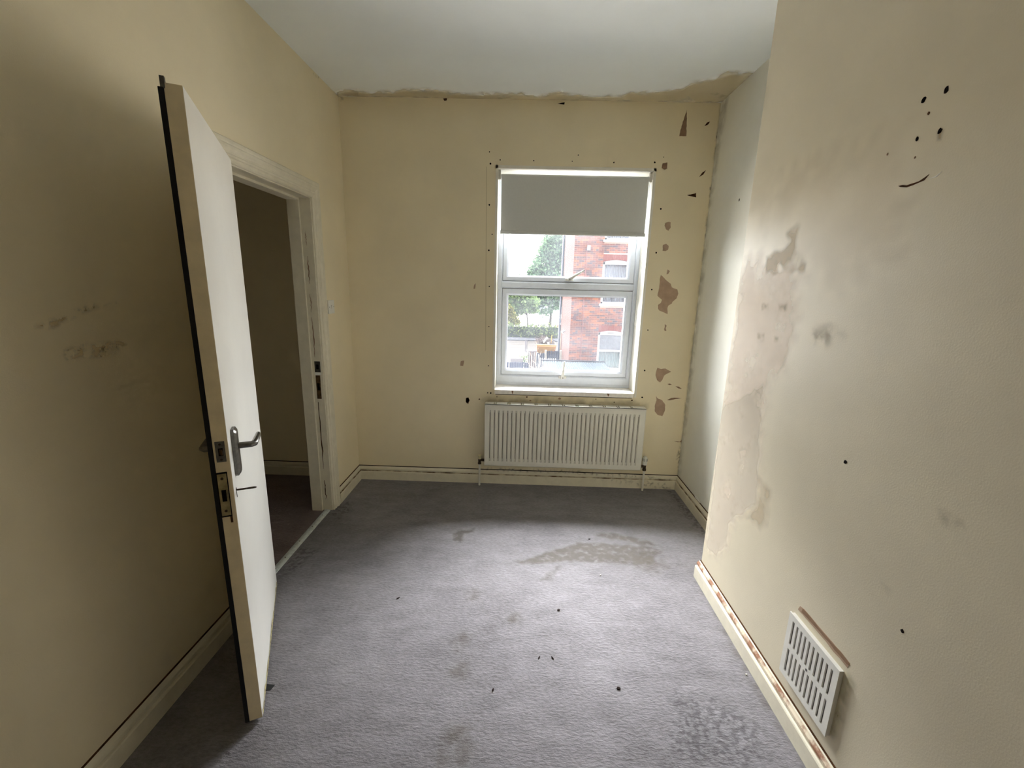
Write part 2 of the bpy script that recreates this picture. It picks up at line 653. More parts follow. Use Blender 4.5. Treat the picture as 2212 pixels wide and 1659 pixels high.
# window reveal lining (plaster) and corner bead
mb = MB()
mb.box(WX0 - 0.001, WX0 + 0.004, D - 0.002, FY + 0.05, WZ0, WZ1)
mb.box(WX1 - 0.004, WX1 + 0.001, D - 0.002, FY + 0.05, WZ0, WZ1)
mb.box(WX0, WX1, D - 0.002, FY + 0.05, WZ1 - 0.004, WZ1 + 0.001)
mb.box(WX0 - 0.012, WX0 + 0.004, D - 0.003, D + 0.001, WZ0, WZ1 + 0.014)
mb.box(WX1 - 0.004, WX1 + 0.012, D - 0.003, D + 0.001, WZ0 - 0.03, WZ1 + 0.014)
mb.box(WX0 - 0.012, WX1 + 0.012, D - 0.003, D + 0.001, WZ1 - 0.004, WZ1 + 0.014)
mb.build('reveal_lining', REVEAL, wall_back)

# ---- skirting
SK = [(0, 0), (0.021, 0), (0.021, 0.066), (0.018, 0.071), (0.012, 0.073), (0.0125, 0.078), (0.015, 0.082), (0.0145, 0.092),
      (0.010, 0.099), (0.008, 0.104), (0.004, 0.108), (0.0, 0.108)]
GAP = [(0, 0.1075), (0.0045, 0.1075), (0.0035, 0.112), (0, 0.112)]
AY0, AY1 = OY0 - 0.006, OY1 + 0.006      # inner edges of the architraves
AW = 0.092


def baseboard(name, path, gapmat, label):
    o = struct(sweep(path, SK).build(name, GLOSS, bevel=0.0), label, 'skirting board')
    sweep(path, GAP).build('gap_line', gapmat, o)
    return o


# travel so that the left-hand side is the room
baseboard('baseboard_left', [(0, AY0 - AW), (0, REAR)], BROWN, 'cream skirting on the left wall behind the open door')
baseboard('baseboard_left_far', [(0, D), (0, AY1 + AW)], BROWN, 'short cream skirting between door frame and window wall')
baseboard('baseboard_back', [(W, D), (0, D)], BLACKGAP, 'dirty cream skirting below the radiator')
baseboard('baseboard_right', [(W, E), (W, D)], BROWN, 'mould-marked skirting in the right alcove')
baseboard('baseboard_breast', [(B, 0.55), (B, E), (W, E)], BROWN, 'cream skirting with brown rubbed edge along the chimney breast')
baseboard('baseboard_hall', [(-0.13, HY1), (HX0, HY1)], BLACKGAP, 'skirting along the end wall of the dark hall')

RUB = mat('rubbed_skirting', (222, 208, 184), 0.6, rgb2=(150, 108, 84), scale=16, lo=0.42, hi=0.56)
DIRT = mat('groove_dirt', (214, 204, 178), 0.8, rgb2=(104, 84, 60), scale=12, lo=0.40, hi=0.62)
RUBP = [(0.0158, 0.0825), (0.0154, 0.092), (0.0108, 0.0992), (0.0088, 0.1042)]
GRVP = [(0.0186, 0.0712), (0.0128, 0.0735), (0.0131, 0.0778)]
for nm_, path in (('baseboard_breast', [(B, 0.55), (B, E), (W, E)]),):
    sweep(path, RUBP).build('rubbed_edge', RUB, bpy.data.objects[nm_])
for nm_, path in (('baseboard_back', [(W, D), (0, D)]), ('baseboard_right', [(W, E), (W, D)]), ('baseboard_left_far', [(0, D), (0, AY1 + AW)])):
    sweep(path, GRVP).build('dirty_groove', DIRT, bpy.data.objects[nm_])

# ================================================================== DOOR FRAME
trim = empty('trim_1', (0, (OY0 + OY1) / 2, 0))
struct(trim, 'cream moulded door frame with worn strike plates', 'door frame')
# lining
MB().box(-0.132, 0.002, OY1, OY1 + 0.026, 0, OZ + 0.026).build('jamb', GLOSS, trim, bevel=0.0015)
MB().box(-0.132, 0.002, OY0 - 0.026, OY0, 0, OZ + 0.026).build('jamb', GLOSS, trim, bevel=0.0015)
MB().box(-0.132, 0.002, OY0, OY1, OZ, OZ + 0.026).build('head_lining', GLOSS, trim, bevel=0.0015)
# stops
MB().box(-0.132, -0.062, OY1 - 0.013, OY1, 0, OZ).build('door_stop', GLOSS, trim, bevel=0.002)
MB().box(-0.132, -0.062, OY0, OY0 + 0.013, 0, OZ).build('door_stop', GLOSS, trim, bevel=0.002)
MB().box(-0.132, -0.062, OY0 + 0.013, OY1 - 0.013, OZ - 0.013, OZ).build('door_stop', GLOSS, trim, bevel=0.002)
# architrave: profile (distance from opening, projection)
AP = [(0, 0), (0, 0.010), (0.004, 0.0135), (0.008, 0.0135), (0.010, 0.010), (0.020, 0.011), (0.024, 0.016), (0.032, 0.017), (0.036, 0.0135),
      (0.044, 0.0135), (0.050, 0.017), (0.056, 0.021), (0.066, 0.0215), (0.070, 0.018), (0.078, 0.020), (0.088, 0.019), (AW, 0.015), (AW, 0)]


def arch_piece(corner_path):
    mb = MB()
    k = len(AP)
    for row in corner_path:
        mb.v += [tuple(r) for r in row]
    n = len(corner_path)
    for i in range(n - 1):
        for j in range(k - 1):
            mb.f.append((i * k + j, i * k + j + 1, (i + 1) * k + j + 1, (i + 1) * k + j)); mb.mi.append(0)
    for e_ in (tuple(range(k)), tuple(range((n - 1) * k, n * k))[::-1]):
        mb.f.append(e_); mb.mi.append(0)
    return mb


ZT = OZ + 0.006
arch_piece([[(h_, AY1 + o_, 0) for o_, h_ in AP], [(h_, AY1 + o_, ZT + o_) for o_, h_ in AP]]).build('architrave', GLOSS, trim)
arch_piece([[(h_, AY0 - o_, ZT + o_) for o_, h_ in AP], [(h_, AY1 + o_, ZT + o_) for o_, h_ in AP]]).build('architrave_head', GLOSS, trim)
arch_piece([[(h_ * 0.6, AY0 - o_, 0) for o_, h_ in AP], [(h_ * 0.6, AY0 - o_, ZT + o_) for o_, h_ in AP]]).build('architrave', GLOSS, trim)
# strike plates on the far jamb
sp = MB().box(-0.046, -0.010, OY1 - 0.002, OY1 + 0.001, 0.955, 1.025).build('latch_keep', STEEL, trim, bevel=0.0006)
MB().box(-0.036, -0.020, OY1 - 0.0026, OY1 - 0.0015, 0.975, 1.005).build('keep_hole', HOLE, sp)
sp = MB().box(-0.044, -0.016, OY1 - 0.002, OY1 + 0.001, 0.782, 0.935).build('deadlock_keep', OLDBRASS, trim, bevel=0.0006)
MB().box(-0.038, -0.022, OY1 - 0.0026, OY1 - 0.0015, 0.84, 0.885).build('keep_hole', HOLE, sp)
MB().box(-0.046, -0.010, OY1 - 0.0012, OY1 + 0.001, 0.938, 0.953).build('filler', PLASTIC, trim)
# split wood along the rebate
for (z0, z1, wd) in ((1.05, 1.30, 0.007), (1.33, 1.44, 0.005), (1.50, 1.66, 0.007), (1.72, 1.80, 0.004), (0.08, 0.22, 0.007), (0.30, 0.76, 0.009)):
    pts = []
    n = 12
    for i in range(n):
        pts.append((-0.040 + RND.uniform(-.003, .003), z0 + (z1 - z0) * i / (n - 1)))
    back = [(x + wd * (0.25 + 0.75 * math.sin(math.pi * i / (n - 1))) * RND.uniform(.5, 1.1), z) for i, (x, z) in enumerate(pts)]
    MB().prism([(x, OY1 - 0.0008, z) for x, z in pts + back[::-1]], (0, 0.0008, 0)).build('split_wood', PLASTER2 if z0 > .3 else BROWN, trim)

# threshold bar
th = empty('threshold_bar', (-0.032, (OY0 + OY1) / 2, 0))
tag(th, 'thin aluminium threshold bar on the carpet in the doorway', 'threshold strip')
pr = [(-0.020, 0.0), (-0.019, 0.003), (-0.010, 0.0065), (0.0, 0.0075), (0.010, 0.0065), (0.019, 0.003), (0.020, 0.0)]
mb = MB()
k = len(pr)
mb.add([(-0.032 + x, OY0 + 0.005, z) for x, z in pr] + [(-0.032 + x, OY1 - 0.004, z) for x, z in pr],
       [(i, i + 1, k + i + 1, k + i) for i in range(k - 1)] + [tuple(range(k)), tuple(range(k, 2 * k))])
mb.build('bar', ALU, th, smooth=True)
for yy in (2.02, 2.12, 2.28, 2.44, 2.58):
    MB().tube([(-0.032, yy, 0.0070), (-0.032, yy, 0.0084)], 0.0035, 10).build('screw', DARKBRASS, th)

# ================================================================== DOOR LEAF
AN = -1.1194
HP = Vector((0.046, 1.898, 0.0))
DV = Vector((math.cos(AN), math.sin(AN), 0))
DN = Vector((-DV.y, DV.x, 0))
ZV = Vector((0, 0, 1))
DWD, DHT, DTH, DZ0 = 0.762, 1.99, 0.040, 0.014


def dp(u, n, z):
    return HP + DV * u + DN * n + ZV * z


def dbox(mb, u0, u1, n0, n1, z0, z1, mi=0):
    return mb.obox(dp((u0 + u1) / 2, (n0 + n1) / 2, (z0 + z1) / 2), DV * ((u1 - u0) / 2), DN * ((n1 - n0) / 2), ZV * ((z1 - z0) / 2), mi)


door = empty('door_1', dp(0, -0.02, 0))
struct(door, 'open off-white flush door swung back into the room', 'door')
mb = MB()
dbox(mb, 0, DWD, -DTH, 0, DZ0, DHT)
leaf = mb.build('leaf', [DOORP, DOORE], door, bevel=0.0018)
for p_ in leaf.data.polygons:
    if p_.normal.dot(DV) > 0.9:
        p_.material_index = 1
dbox(MB(), 0.728, DWD + 0.001, -DTH - 0.013, -DTH, 0.012, 1.979).build('draught_seal', SEAL, door, bevel=0.002)
dbox(MB(), 0.750, 0.7625, -DTH - 0.007, -DTH + 0.003, 1.976, 2.004).build('seal_carrier', STEEL, door)
# chipped strip along the bottom of the face
mb = MB()
n = 40
lo, hi_ = [], []
for i in range(n + 1):
    u = 0.01 + 0.745 * i / n
    lo.append(dp(u, 0.0012, DZ0 + 0.001))
    hi_.append(dp(u, 0.0012, DZ0 + 0.010 + 0.040 * abs(mnoise.noise(Vector((u * 17, 0.3, 0))))))
mb.add(lo + hi_, [(i, i + 1, n + 1 + i + 1, n + 1 + i) for i in range(n)])
mb.build('chipped_edge', mat('chipped_bottom_edge', (206, 196, 150), 0.7, rgb2=(120, 104, 80), scale=60, lo=.4, hi=.55), door)


def handle(side):
    s_ = 1 if side > 0 else -1
    n0 = 0 if side > 0 else -DTH
    mb = MB()
    # bevelled back plate
    o_ = [(0.672, 0.905), (0.706, 0.905), (0.712, 0.912), (0.712, 1.052), (0.706, 1.059), (0.672, 1.059), (0.666, 1.052), (0.666, 0.912)]
    cu, cz = 0.689, 0.982
    base = [dp(u, n0, z) for u, z in o_]
    mid = [dp(u, n0 + s_ * 0.009, z) for u, z in o_]
    top = [dp(cu + (u - cu) * 0.66, n0 + s_ * 0.0150, cz + (z - cz) * 0.90) for u, z in o_]
    k = 8
    mb.add(base + mid + top, [tuple(range(k))[::-1]] + [(r * k + i, r * k + (i + 1) % k, (r + 1) * k + (i + 1) % k, (r + 1) * k + i)
                                                        for r in range(2) for i in range(k)] + [tuple(range(2 * k, 3 * k))])
    pl = mb.build('handle_plate', STEEL, door)
    z = 1.000
    k_ = 1.0 if side > 0 else 0.72
    path = [dp(0.689, n0 + s_ * 0.008, z), dp(0.689, n0 + s_ * 0.050 * k_, z), dp(0.682, n0 + s_ * 0.058 * k_, z), dp(0.60, n0 + s_ * 0.060 * k_, z - 0.002),
            dp(0.572, n0 + s_ * 0.058 * k_, z - 0.004)]
    mb = MB()
    mb.tube(path, [0.0105, 0.0098, 0.0100, 0.0092, 0.0075], 12)
    mb.build('lever', STEEL, pl, smooth=True)
    return pl


handle(1)
handle(-1)
lp = dbox(MB(), DWD - 0.0005, DWD + 0.0015, -0.034, -0.009, 0.978, 1.043).build('latch_plate', STEEL, door, bevel=0.0005)
dbox(MB(), DWD + 0.001, DWD + 0.0022, -0.027, -0.015, 0.998, 1.022).build('latch_recess', HOLE, lp)
MB().prism([dp(DWD + 0.001, -0.025, 1.002), dp(DWD + 0.010, -0.018, 1.002), dp(DWD + 0.010, -0.016, 1.002), dp(DWD + 0.001, -0.016, 1.002)],
           ZV * 0.016).build('latch_bolt', OLDBRASS, lp)
for z in (0.986, 1.034):
    MB().tube([dp(DWD + 0.001, -0.0215, z), dp(DWD + 0.0024, -0.0215, z)], 0.0034, 10).build('screw', DARKBRASS, lp)
dbox(MB(), DWD - 0.0005, DWD + 0.0008, -0.042, -0.012, 0.797, 0.945).build('lock_recess', BLACKGAP, door)
lk = dbox(MB(), DWD - 0.0005, DWD + 0.0022, -0.0385, -0.0145, 0.802, 0.940).build('lock_plate', BRASS, door, bevel=0.0005)
dbox(MB(), DWD + 0.002, DWD + 0.003, -0.032, -0.020, 0.850, 0.888).build('bolt_recess', HOLE, lk)
for z in (0.818, 0.925):
    MB().tube([dp(DWD + 0.0018, -0.0265, z), dp(DWD + 0.0032, -0.0265, z)], 0.0042, 10).build('screw', DARKBRASS, lk)
dbox(MB(), DWD - 0.0005, DWD + 0.0012, -0.018, -0.012, 0.776, 0.797).build('paint_chip', BROWN, door)
# keyhole and the key in it
kz, ku = 0.862, 0.726
mb = MB()
mb.prism([dp(ku - 0.003, 0.0, kz - 0.020), dp(ku + 0.003, 0.0, kz - 0.020), dp(ku + 0.002, 0, kz + 0.002), dp(ku + 0.005, 0, kz + 0.008),
          dp(ku, 0, kz + 0.013), dp(ku - 0.005, 0, kz + 0.008), dp(ku - 0.002, 0, kz + 0.002)], DN * 0.0008)
mb.build('keyhole', HOLE, door)
key = empty('key', dp(ku, 0.0, kz))
tag(key, 'small metal key left in the door lock', 'key')
MB().tube([dp(ku, -0.006, kz + 0.004), dp(ku, 0.030, kz + 0.004)], 0.0028, 10).build('shank', DARKBRASS, key, smooth=True)
mb = MB()
ring = []
for i in range(16):
    t = 2 * math.pi * i / 16
    ring.append(dp(ku + math.sin(t) * 0.010, 0.041 + 0.013 * math.cos(t), kz + 0.004 + 0.0035 * math.sin(t)))
mb.tube(ring + ring[:1], 0.0026, 8, cap=False)
mb.build('bow', DARKBRASS, key, smooth=True)
# hinges
for z in (0.22, 1.0, 1.76):
    MB().tube([HP + Vector((-0.016, 0.012, z - 0.045)), HP + Vector((-0.016, 0.012, z + 0.045))], 0.006, 10).build('hinge', STEEL, door, smooth=True)

# black wedge showing past the bottom of the door
c = at(582, 1488, 2, 0.004)
wd = MB()
wd.prism([c + Vector((-0.075, -0.012, -0.004)), c + Vector((0.006, -0.004, -0.004)), c + Vector((-0.075, -0.012, 0.012))], Vector((0.004, 0.026, 0)))
tag(wd.build('door_wedge', SEAL, bevel=0.001), 'black wedge poking out under the open door', 'door wedge')

# ================================================================== WINDOW
win = empty('window_1', ((WX0 + WX1) / 2, FY, WZ0))
struct(win, 'white plastic window with top and bottom opening sashes', 'window')


def frame_ring(x0, x1, z0, z1, wl, wr, wb, wt, y0, y1, ch=0.010):
    """mitred picture frame with a chamfered inner edge"""
    mb = MB()
    O = [(x0, z0), (x1, z0), (x1, z1), (x0, z1)]
    I = [(x0 + wl, z0 + wb), (x1 - wr, z0 + wb), (x1 - wr, z1 - wt), (x0 + wl, z1 - wt)]
    M_ = [(x0 + wl - ch, z0 + wb - ch), (x1 - wr + ch, z0 + wb - ch), (x1 - wr + ch, z1 - wt + ch), (x0 + wl - ch, z1 - wt + ch)]
    rows = [[(x, y1, z) for x, z in O], [(x, y0 + 0.003, z) for x, z in O],
            [(x + (0.003 if i in (0, 3) else -0.003), y0, z + (0.003 if i < 2 else -0.003)) for i, (x, z) in enumerate(O)],
            [(x, y0, z) for x, z in M_], [(x, y0 + ch * 1.1, z) for x, z in I], [(x, y1, z) for x, z in I]]
    vs_ = [v for r in rows for v in r]
    fs = []
    for r in range(len(rows)):
        r2 = (r + 1) % len(rows)
        for i in range(4):
            j = (i + 1) % 4
            fs.append((r * 4 + i, r * 4 + j, r2 * 4 + j, r2 * 4 + i))
    return mb.add(vs_, fs)


zT0, zT1 = 1.500, 1.552          # transom
FX0, FX1 = WX0 + 0.003, WX1 - 0.003
frame_ring(FX0, FX1, WZ0 + 0.018, WZ1 - 0.003, 0.036, 0.030, 0.062, 0.040, FY, FY + 0.065).build('outer_frame', UPVC, win)
MB().box(FX0 + 0.002, FX1 - 0.002, FY - 0.004, FY + 0.06, WZ0 + 0.001, WZ0 + 0.022).build('bottom_bead', UPVC, win, bevel=0.002)
mb = MB()
mb.prism([(FX0 + 0.03, FY + 0.05, zT0), (FX0 + 0.03, FY + 0.010, zT0), (FX0 + 0.03, FY, zT0 + 0.010), (FX0 + 0.03, FY, zT1 - 0.010),
          (FX0 + 0.03, FY + 0.010, zT1), (FX0 + 0.03, FY + 0.05, zT1)], (FX1 - FX0 - 0.056, 0, 0))
mb.build('transom', UPVC, win)
SX0, SX1 = FX0 + 0.038, FX1 - 0.032


def sash(z0, z1, wb, wt):
    s_ = frame_ring(SX0, SX1, z0, z1, 0.042, 0.046, wb, wt, FY + 0.004, FY + 0.055, 0.014).build('sash', UPVC, win)
    MB().box(SX0 + 0.036, SX1 - 0.040, FY + 0.028, FY + 0.034, z0 + wb - 0.006, z1 - wt + 0.006).build('pane', GLASS, s_)
    # dark gasket line between sash and frame
    g = frame_ring(SX0 - 0.003, SX1 + 0.003, z0 - 0.003, z1 + 0.003, 0.004, 0.004, 0.004, 0.004, FY + 0.012, FY + 0.05, 0.001)
    g.build('gasket', mat('dirty_gasket', (70, 66, 66), 0.9), s_)
    return s_


top_sash = sash(zT1 + 0.003, WZ1 - 0.046, 0.042, 0.045)
bot_sash = sash(WZ0 + 0.083, zT0 - 0.003, 0.040, 0.050)


def cockspur(parent, x, z, tipx, tipz):
    base = MB()
    base.box(x - 0.030, x + 0.030, FY - 0.004, FY + 0.006, z - 0.010, z + 0.010)
    b_ = base.build('handle_base', PLASTIC, parent, bevel=0.003)
    mb = MB()
    y = FY - 0.014
    mb.tube([(x - 0.004, y + 0.012, z - 0.004), (x - 0.002, y, z + 0.002), (x + (tipx - x) * .25, y - 0.008, z + (tipz - z) * .3),
             (x + (tipx - x) * .6, y - 0.014, z + (tipz - z) * .65), (tipx, y - 0.016, tipz)], [0.013, 0.014, 0.0105, 0.0075, 0.0045], 10)
    h_ = mb.build('handle_lever', PLASTIC, b_, smooth=True)
    MB().tube([(x, y - 0.016, z), (x, y - 0.010, z)], 0.004, 8).build('screw', STEEL, h_)


hb = at(1230, 604, 1, FY); ht = at(1262, 584, 1, FY - 0.02)
cockspur(top_sash, hb.x, hb.z, ht.x, ht.z)
hb = at(1215, 815, 1, FY); ht = at(1219, 781, 1, FY - 0.02)
cockspur(bot_sash, hb.x, hb.z, ht.x, ht.z)

# inner sill board
MB().box(WX0 + 0.004, WX1 - 0.010, D - 0.014, FY + 0.02, WZ0 - 0.032, WZ0 + 0.001).build('window_sill', SILLP, win, bevel=0.003)
MB().box(WX0 + 0.01, WX1 - 0.02, D - 0.004, D + 0.002, WZ0 - 0.038, WZ0 - 0.031).build('sill_gap', BLACKGAP, win)
# outer sill with flakes of old mortar
MB().box(WX0 - 0.05, WX1 + 0.05, FY + 0.055, D + T + 0.16, WZ0 - 0.05, WZ0 + 0.082).build('outer_sill', mat('weathered_sill', (190, 186, 176), 0.9, rgb2=(120, 116, 110), scale=30), win)
for i in range(34):
    x = RND.uniform(WX0 + 0.13, WX1 - 0.13)
    r = RND.uniform(0.006, 0.017)
    mb = MB()
    bm_pts = []
    for k in range(7):
        t = 2 * math.pi * k / 7
        bm_pts.append((x + r * 1.5 * math.cos(t) * RND.uniform(.7, 1.2), FY + 0.085 + r * math.sin(t) * RND.uniform(.7, 1.2), WZ0 + 0.081))
    mb.prism(bm_pts, (RND.uniform(-.003, .003), 0, r * RND.uniform(.6, 2.2)))
    mb.build('mortar_crumb', mat('mortar_pale', (206, 198, 192), 0.9) if i % 3 else mat('mortar_grey', (110, 106, 108), 0.9), win)

# ================================================================== ROLLER BLIND
blind = empty('roller_blind', (1.58, D + 0.05, WZ1))
tag(blind, 'grey roller blind drawn over the top of the window', 'roller blind')
BX0, BX1 = 1.083, 2.083
BY = D + 0.045
MB().tube([(BX0 - 0.004, BY, 2.245), (BX1 + 0.004, BY, 2.245)], 0.018, 18).build('roller', BLIND, blind, smooth=True)
MB().box(BX0, BX1, BY - 0.0185, BY - 0.0175, 1.885, 2.245).build('fabric', BLIND, blind)
mb = MB()
mb.prism([(BX0 - 0.003, BY - 0.024, 1.872), (BX0 - 0.003, BY - 0.026, 1.880), (BX0 - 0.003, BY - 0.023, 1.895), (BX0 - 0.003, BY - 0.013, 1.895),
          (BX0 - 0.003, BY - 0.010, 1.880), (BX0 - 0.003, BY - 0.013, 1.872)], (BX1 - BX0 + 0.006, 0, 0))
mb.build('bottom_bar', BLIND, blind, smooth=False)
for x0, x1 in ((WX0 + 0.004, BX0 - 0.006), (BX1 + 0.006, WX1 - 0.004)):
    mb = MB()
    mb.box(x0, x1, BY - 0.014, BY + 0.016, 2.226, WZ1 - 0.004)
    mb.build('bracket', mat('blind_bracket', (206, 204, 196), 0.5), blind, bevel=0.002)
# bead chain
xa, xb = BX1 + 0.010, BX1 + 0.013
zb = at(1372, 703, 1, D + 0.05).z
pa = [(xa, BY - 0.012, 2.235), (xa - 0.003, BY - 0.012, 1.9), (xa - 0.010, BY - 0.011, 1.6), (xa - 0.012, BY - 0.010, zb + 0.03)]
for i in range(7):
    t = math.pi * i / 6
    pa.append((xa - 0.012, BY + 0.004 - 0.014 * math.cos(t), zb + 0.02 - 0.02 * math.sin(t)))
pa += [(xa - 0.009, BY + 0.018, 1.6), (xa - 0.002, BY + 0.016, 1.9), (xa, BY + 0.014, 2.235)]
MB().tube(pa, 0.0017, 6).build('bead_chain', PLASTIC, blind, smooth=True)

# ================================================================== RADIATOR
rad = empty('radiator', (1.59, D - 0.05, 0.18))
tag(rad, 'cream ribbed panel radiator hung under the window', 'radiator')
X0, X1, Z0, Z1 = 0.998, 2.176, 0.178, 0.662
YF, YB = D - 0.092, D - 0.030
NF = 35
xs = []
pitch = (X1 - X0 - 0.05) / NF
prof = [(0.0, 0), (0.10, 0), (0.28, 1), (0.38, 1), (0.56, 0), (0.99, 0)]
cols = [(X0, 0), (X0 + 0.022, 0)]
for i in range(NF):
    for t, a_ in prof:
        cols.append((X0 + 0.025 + (i + t) * pitch, a_))
cols += [(X1 - 0.022, 0), (X1, 0)]
rows = [(Z0, 0, 0.006), (Z0 + 0.004, 0, 0.001), (Z0 + 0.012, 0, 0), (Z0 + 0.040, 0, 0), (Z0 + 0.060, 1, 0), (Z1 - 0.064, 1, 0), (Z1 - 0.044, 0, 0),
        (Z1 - 0.020, 0, 0), (Z1 - 0.006, 0, 0.001), (Z1 - 0.002, 0, 0.006)]
mb = MB()
nc = len(cols)
for z, am, yb in rows:
    for x, a_ in cols:
        mb.v.append((x, YF + yb + a_ * am * 0.0108, z))
for r in range(len(rows) - 1):
    for i in range(nc - 1):
        mb.f.append((r * nc + i, r * nc + i + 1, (r + 1) * nc + i + 1, (r + 1) * nc + i)); mb.mi.append(0)
mb.build('front_panel', RADP, rad, smooth=True)
MB().box(X0 + 0.004, X1 - 0.004, YF + 0.010, YF + 0.020, Z0 + 0.002, Z1 - 0.05).build('water_panel', mat('radiator_inside', (120, 114, 104), 0.6), rad)
MB().box(X0 + 0.02, X1 - 0.02, YF + 0.026, YB, Z0 + 0.03, Z1 - 0.04).build('convector_fins', mat('radiator_fins', (90, 86, 80), 0.7), rad)
for x0, x1 in ((X0 - 0.003, X0 + 0.001), (X1 - 0.001, X1 + 0.003)):
    MB().box(x0, x1, YF - 0.002, YB, Z0 + 0.004, Z1 + 0.003).build('side_cover', RADP, rad, bevel=0.001)
mb = MB()
zt0, zt1 = Z1 - 0.001, Z1 + 0.004
mb.box(X0, X1, YF - 0.003, YF + 0.003, zt0, zt1)
mb.box(X0, X1, YB - 0.008, YB, zt0, zt1)
mb.box(X0, X1, YF - 0.003, YF - 0.001, Z1 - 0.016, zt1)
gx = X0
for i in range(11):
    g0 = X0 + 0.060 + i * (X1 - X0 - 0.120) / 10.5
    mb.box(gx, g0, YF + 0.003, YB - 0.008, zt0, zt1)
    mb.box(g0 + 0.010, g0 + 0.014, YF + 0.003, YB - 0.008, zt0, zt1)
    gx = g0 + 0.024
mb.box(gx, X1, YF + 0.003, YB - 0.008, zt0, zt1)
mb.build('top_grille', RADP, rad)
for x in (X0 + 0.2, X1 - 0.2):
    MB().box(x - 0.015, x + 0.015, YB, D - 0.0005, Z0 + 0.05, Z1 - 0.06).build('wall_bracket', STEEL, rad)
# lockshield valve, left
yv = D - 0.055
xl = 0.956
vl = MB().tube([(X0, yv, Z0 + 0.030), (xl, yv, Z0 + 0.030), (xl, yv, Z0 + 0.026)], 0.010, 12).build('lockshield_valve', DARKBRASS, rad, smooth=True)
MB().tube([(xl, yv, Z0 - 0.002), (xl, yv, Z0 + 0.010), (xl, yv, Z0 + 0.011), (xl, yv, Z0 + 0.040)], [0.013, 0.013, 0.0105, 0.0105], 12).build('valve_body', DARKBRASS, vl, smooth=True)
MB().tube([(xl, yv, Z0 + 0.040), (xl, yv, Z0 + 0.064), (xl, yv, Z0 + 0.0645), (xl, yv, Z0 + 0.069)], [0.0115, 0.0105, 0.015, 0.015], 12).build('valve_cap', YPLASTIC, vl, smooth=True)
MB().tube([(xl, yv, -0.004), (xl, yv, Z0)], 0.0078, 12).build('pipe', RADP, rad, smooth=True)
# thermostatic valve, right
xr = 2.216
vr = MB().tube([(X1, yv, Z0 + 0.022), (xr, yv, Z0 + 0.022), (xr, yv, Z0 + 0.02)], 0.0105, 12).build('thermostatic_valve', DARKBRASS, rad, smooth=True)
MB().tube([(xr, yv, Z0 - 0.012), (xr, yv, Z0 + 0.004), (xr, yv, Z0 + 0.005), (xr, yv, Z0 + 0.040)], [0.014, 0.014, 0.011, 0.012], 12).build('valve_body', DARKBRASS, vr, smooth=True)
mb = MB()
mb.tube([(xr, yv, Z0 + 0.036), (xr, yv, Z0 + 0.060), (xr, yv, Z0 + 0.0605), (xr, yv, Z0 + 0.066), (xr, yv, Z0 + 0.0665), (xr, yv, Z0 + 0.088), (xr, yv, Z0 + 0.0885),
         (xr, yv, Z0 + 0.098), (xr, yv, Z0 + 0.102)], [0.017, 0.018, 0.0165, 0.0165, 0.018, 0.017, 0.014, 0.0135, 0.010], 18)
hd = mb.build('valve_head', PLASTIC, vr, smooth=True)
for i in range(9):
    t = 2 * math.pi * i / 9
    MB().box(xr + 0.018 * math.cos(t) - 0.0015, xr + 0.018 * math.cos(t) + 0.0015, yv + 0.018 * math.sin(t) - 0.0015, yv + 0.018 * math.sin(t) + 0.0015,
             Z0 + 0.067, Z0 + 0.086).build('grip_rib', mat('valve_grey', (150, 150, 146), 0.5), vr)
MB().tube([(xr, yv, -0.004), (xr, yv, Z0)], 0.0078, 12).build('pipe', RADP, rad, smooth=True)

# ================================================================== LIGHT SWITCH
sw = empty('light_switch', (0, 2.838, 1.355))
tag(sw, 'white light switch on the left wall beside the door frame', 'light switch')
MB().box(0, 0.009, 2.795, 2.881, 1.312, 1.398).build('switch_plate', PLASTIC, sw, bevel=0.002)
mb = MB()
mb.prism([(0.008, 2.830, 1.343), (0.011, 2.830, 1.343), (0.0145, 2.830, 1.367), (0.008, 2.830, 1.367)], (0, 0.016, 0))
mb.build('rocker', PLASTIC, sw)
for yy in (2.805, 2.871):
    MB().tube([(0.008, yy, 1.355), (0.0098, yy, 1.355)], 0.003, 8).build('screw', STEEL, sw)

# ================================================================== AIR VENT
vent = empty('air_vent', (B, 1.225, 0.17))
tag(vent, 'square white slotted air vent low on the chimney breast', 'air vent')
VY0, VY1, VZ0, VZ1 = 1.100, 1.347, 0.172, 0.418
PX0, PX1 = B - 0.016, B - 0.011
MB().box(B - 0.006, B + 0.001, VY0 + 0.012, VY1 - 0.012, VZ0 + 0.012, VZ1 - 0.012).build('backing', VENTB, vent)
mb = MB()
NS = 10
ins = 0.022
rail = 0.020
hz = (VZ1 - VZ0 - 2 * ins - rail) / 2
pw = (VY1 - VY0 - 2 * ins + 0.010) / NS
mb.box(PX0, PX1, VY0, VY1, VZ0, VZ0 + ins)
mb.box(PX0, PX1, VY0, VY1, VZ1 - ins, VZ1)
mb.box(PX0, PX1, VY0, VY1, VZ0 + ins + hz, VZ0 + ins + hz + rail)
for r in range(2):
    za = VZ0 + ins + r * (hz + rail)
    mb.box(PX0, PX1, VY0, VY0 + ins, za, za + hz)
    mb.box(PX0, PX1, VY1 - ins, VY1, za, za + hz)
    for i in range(NS - 1):
        a0 = VY0 + ins + (i + 1) * pw - 0.012
        mb.box(PX0, PX1, a0, a0 + 0.012, za, za + hz)
mb.build('slotted_plate', VENTP, vent)
mb = MB()
q = 0.003
mb.box(PX1, B, VY0 + q, VY0 + q + 0.005, VZ0 + q, VZ1 - q)
mb.box(PX1, B, VY1 - q - 0.005, VY1 - q, VZ0 + q, VZ1 - q)
mb.box(PX1, B, VY0 + q + 0.005, VY1 - q - 0.005, VZ0 + q, VZ0 + q + 0.005)
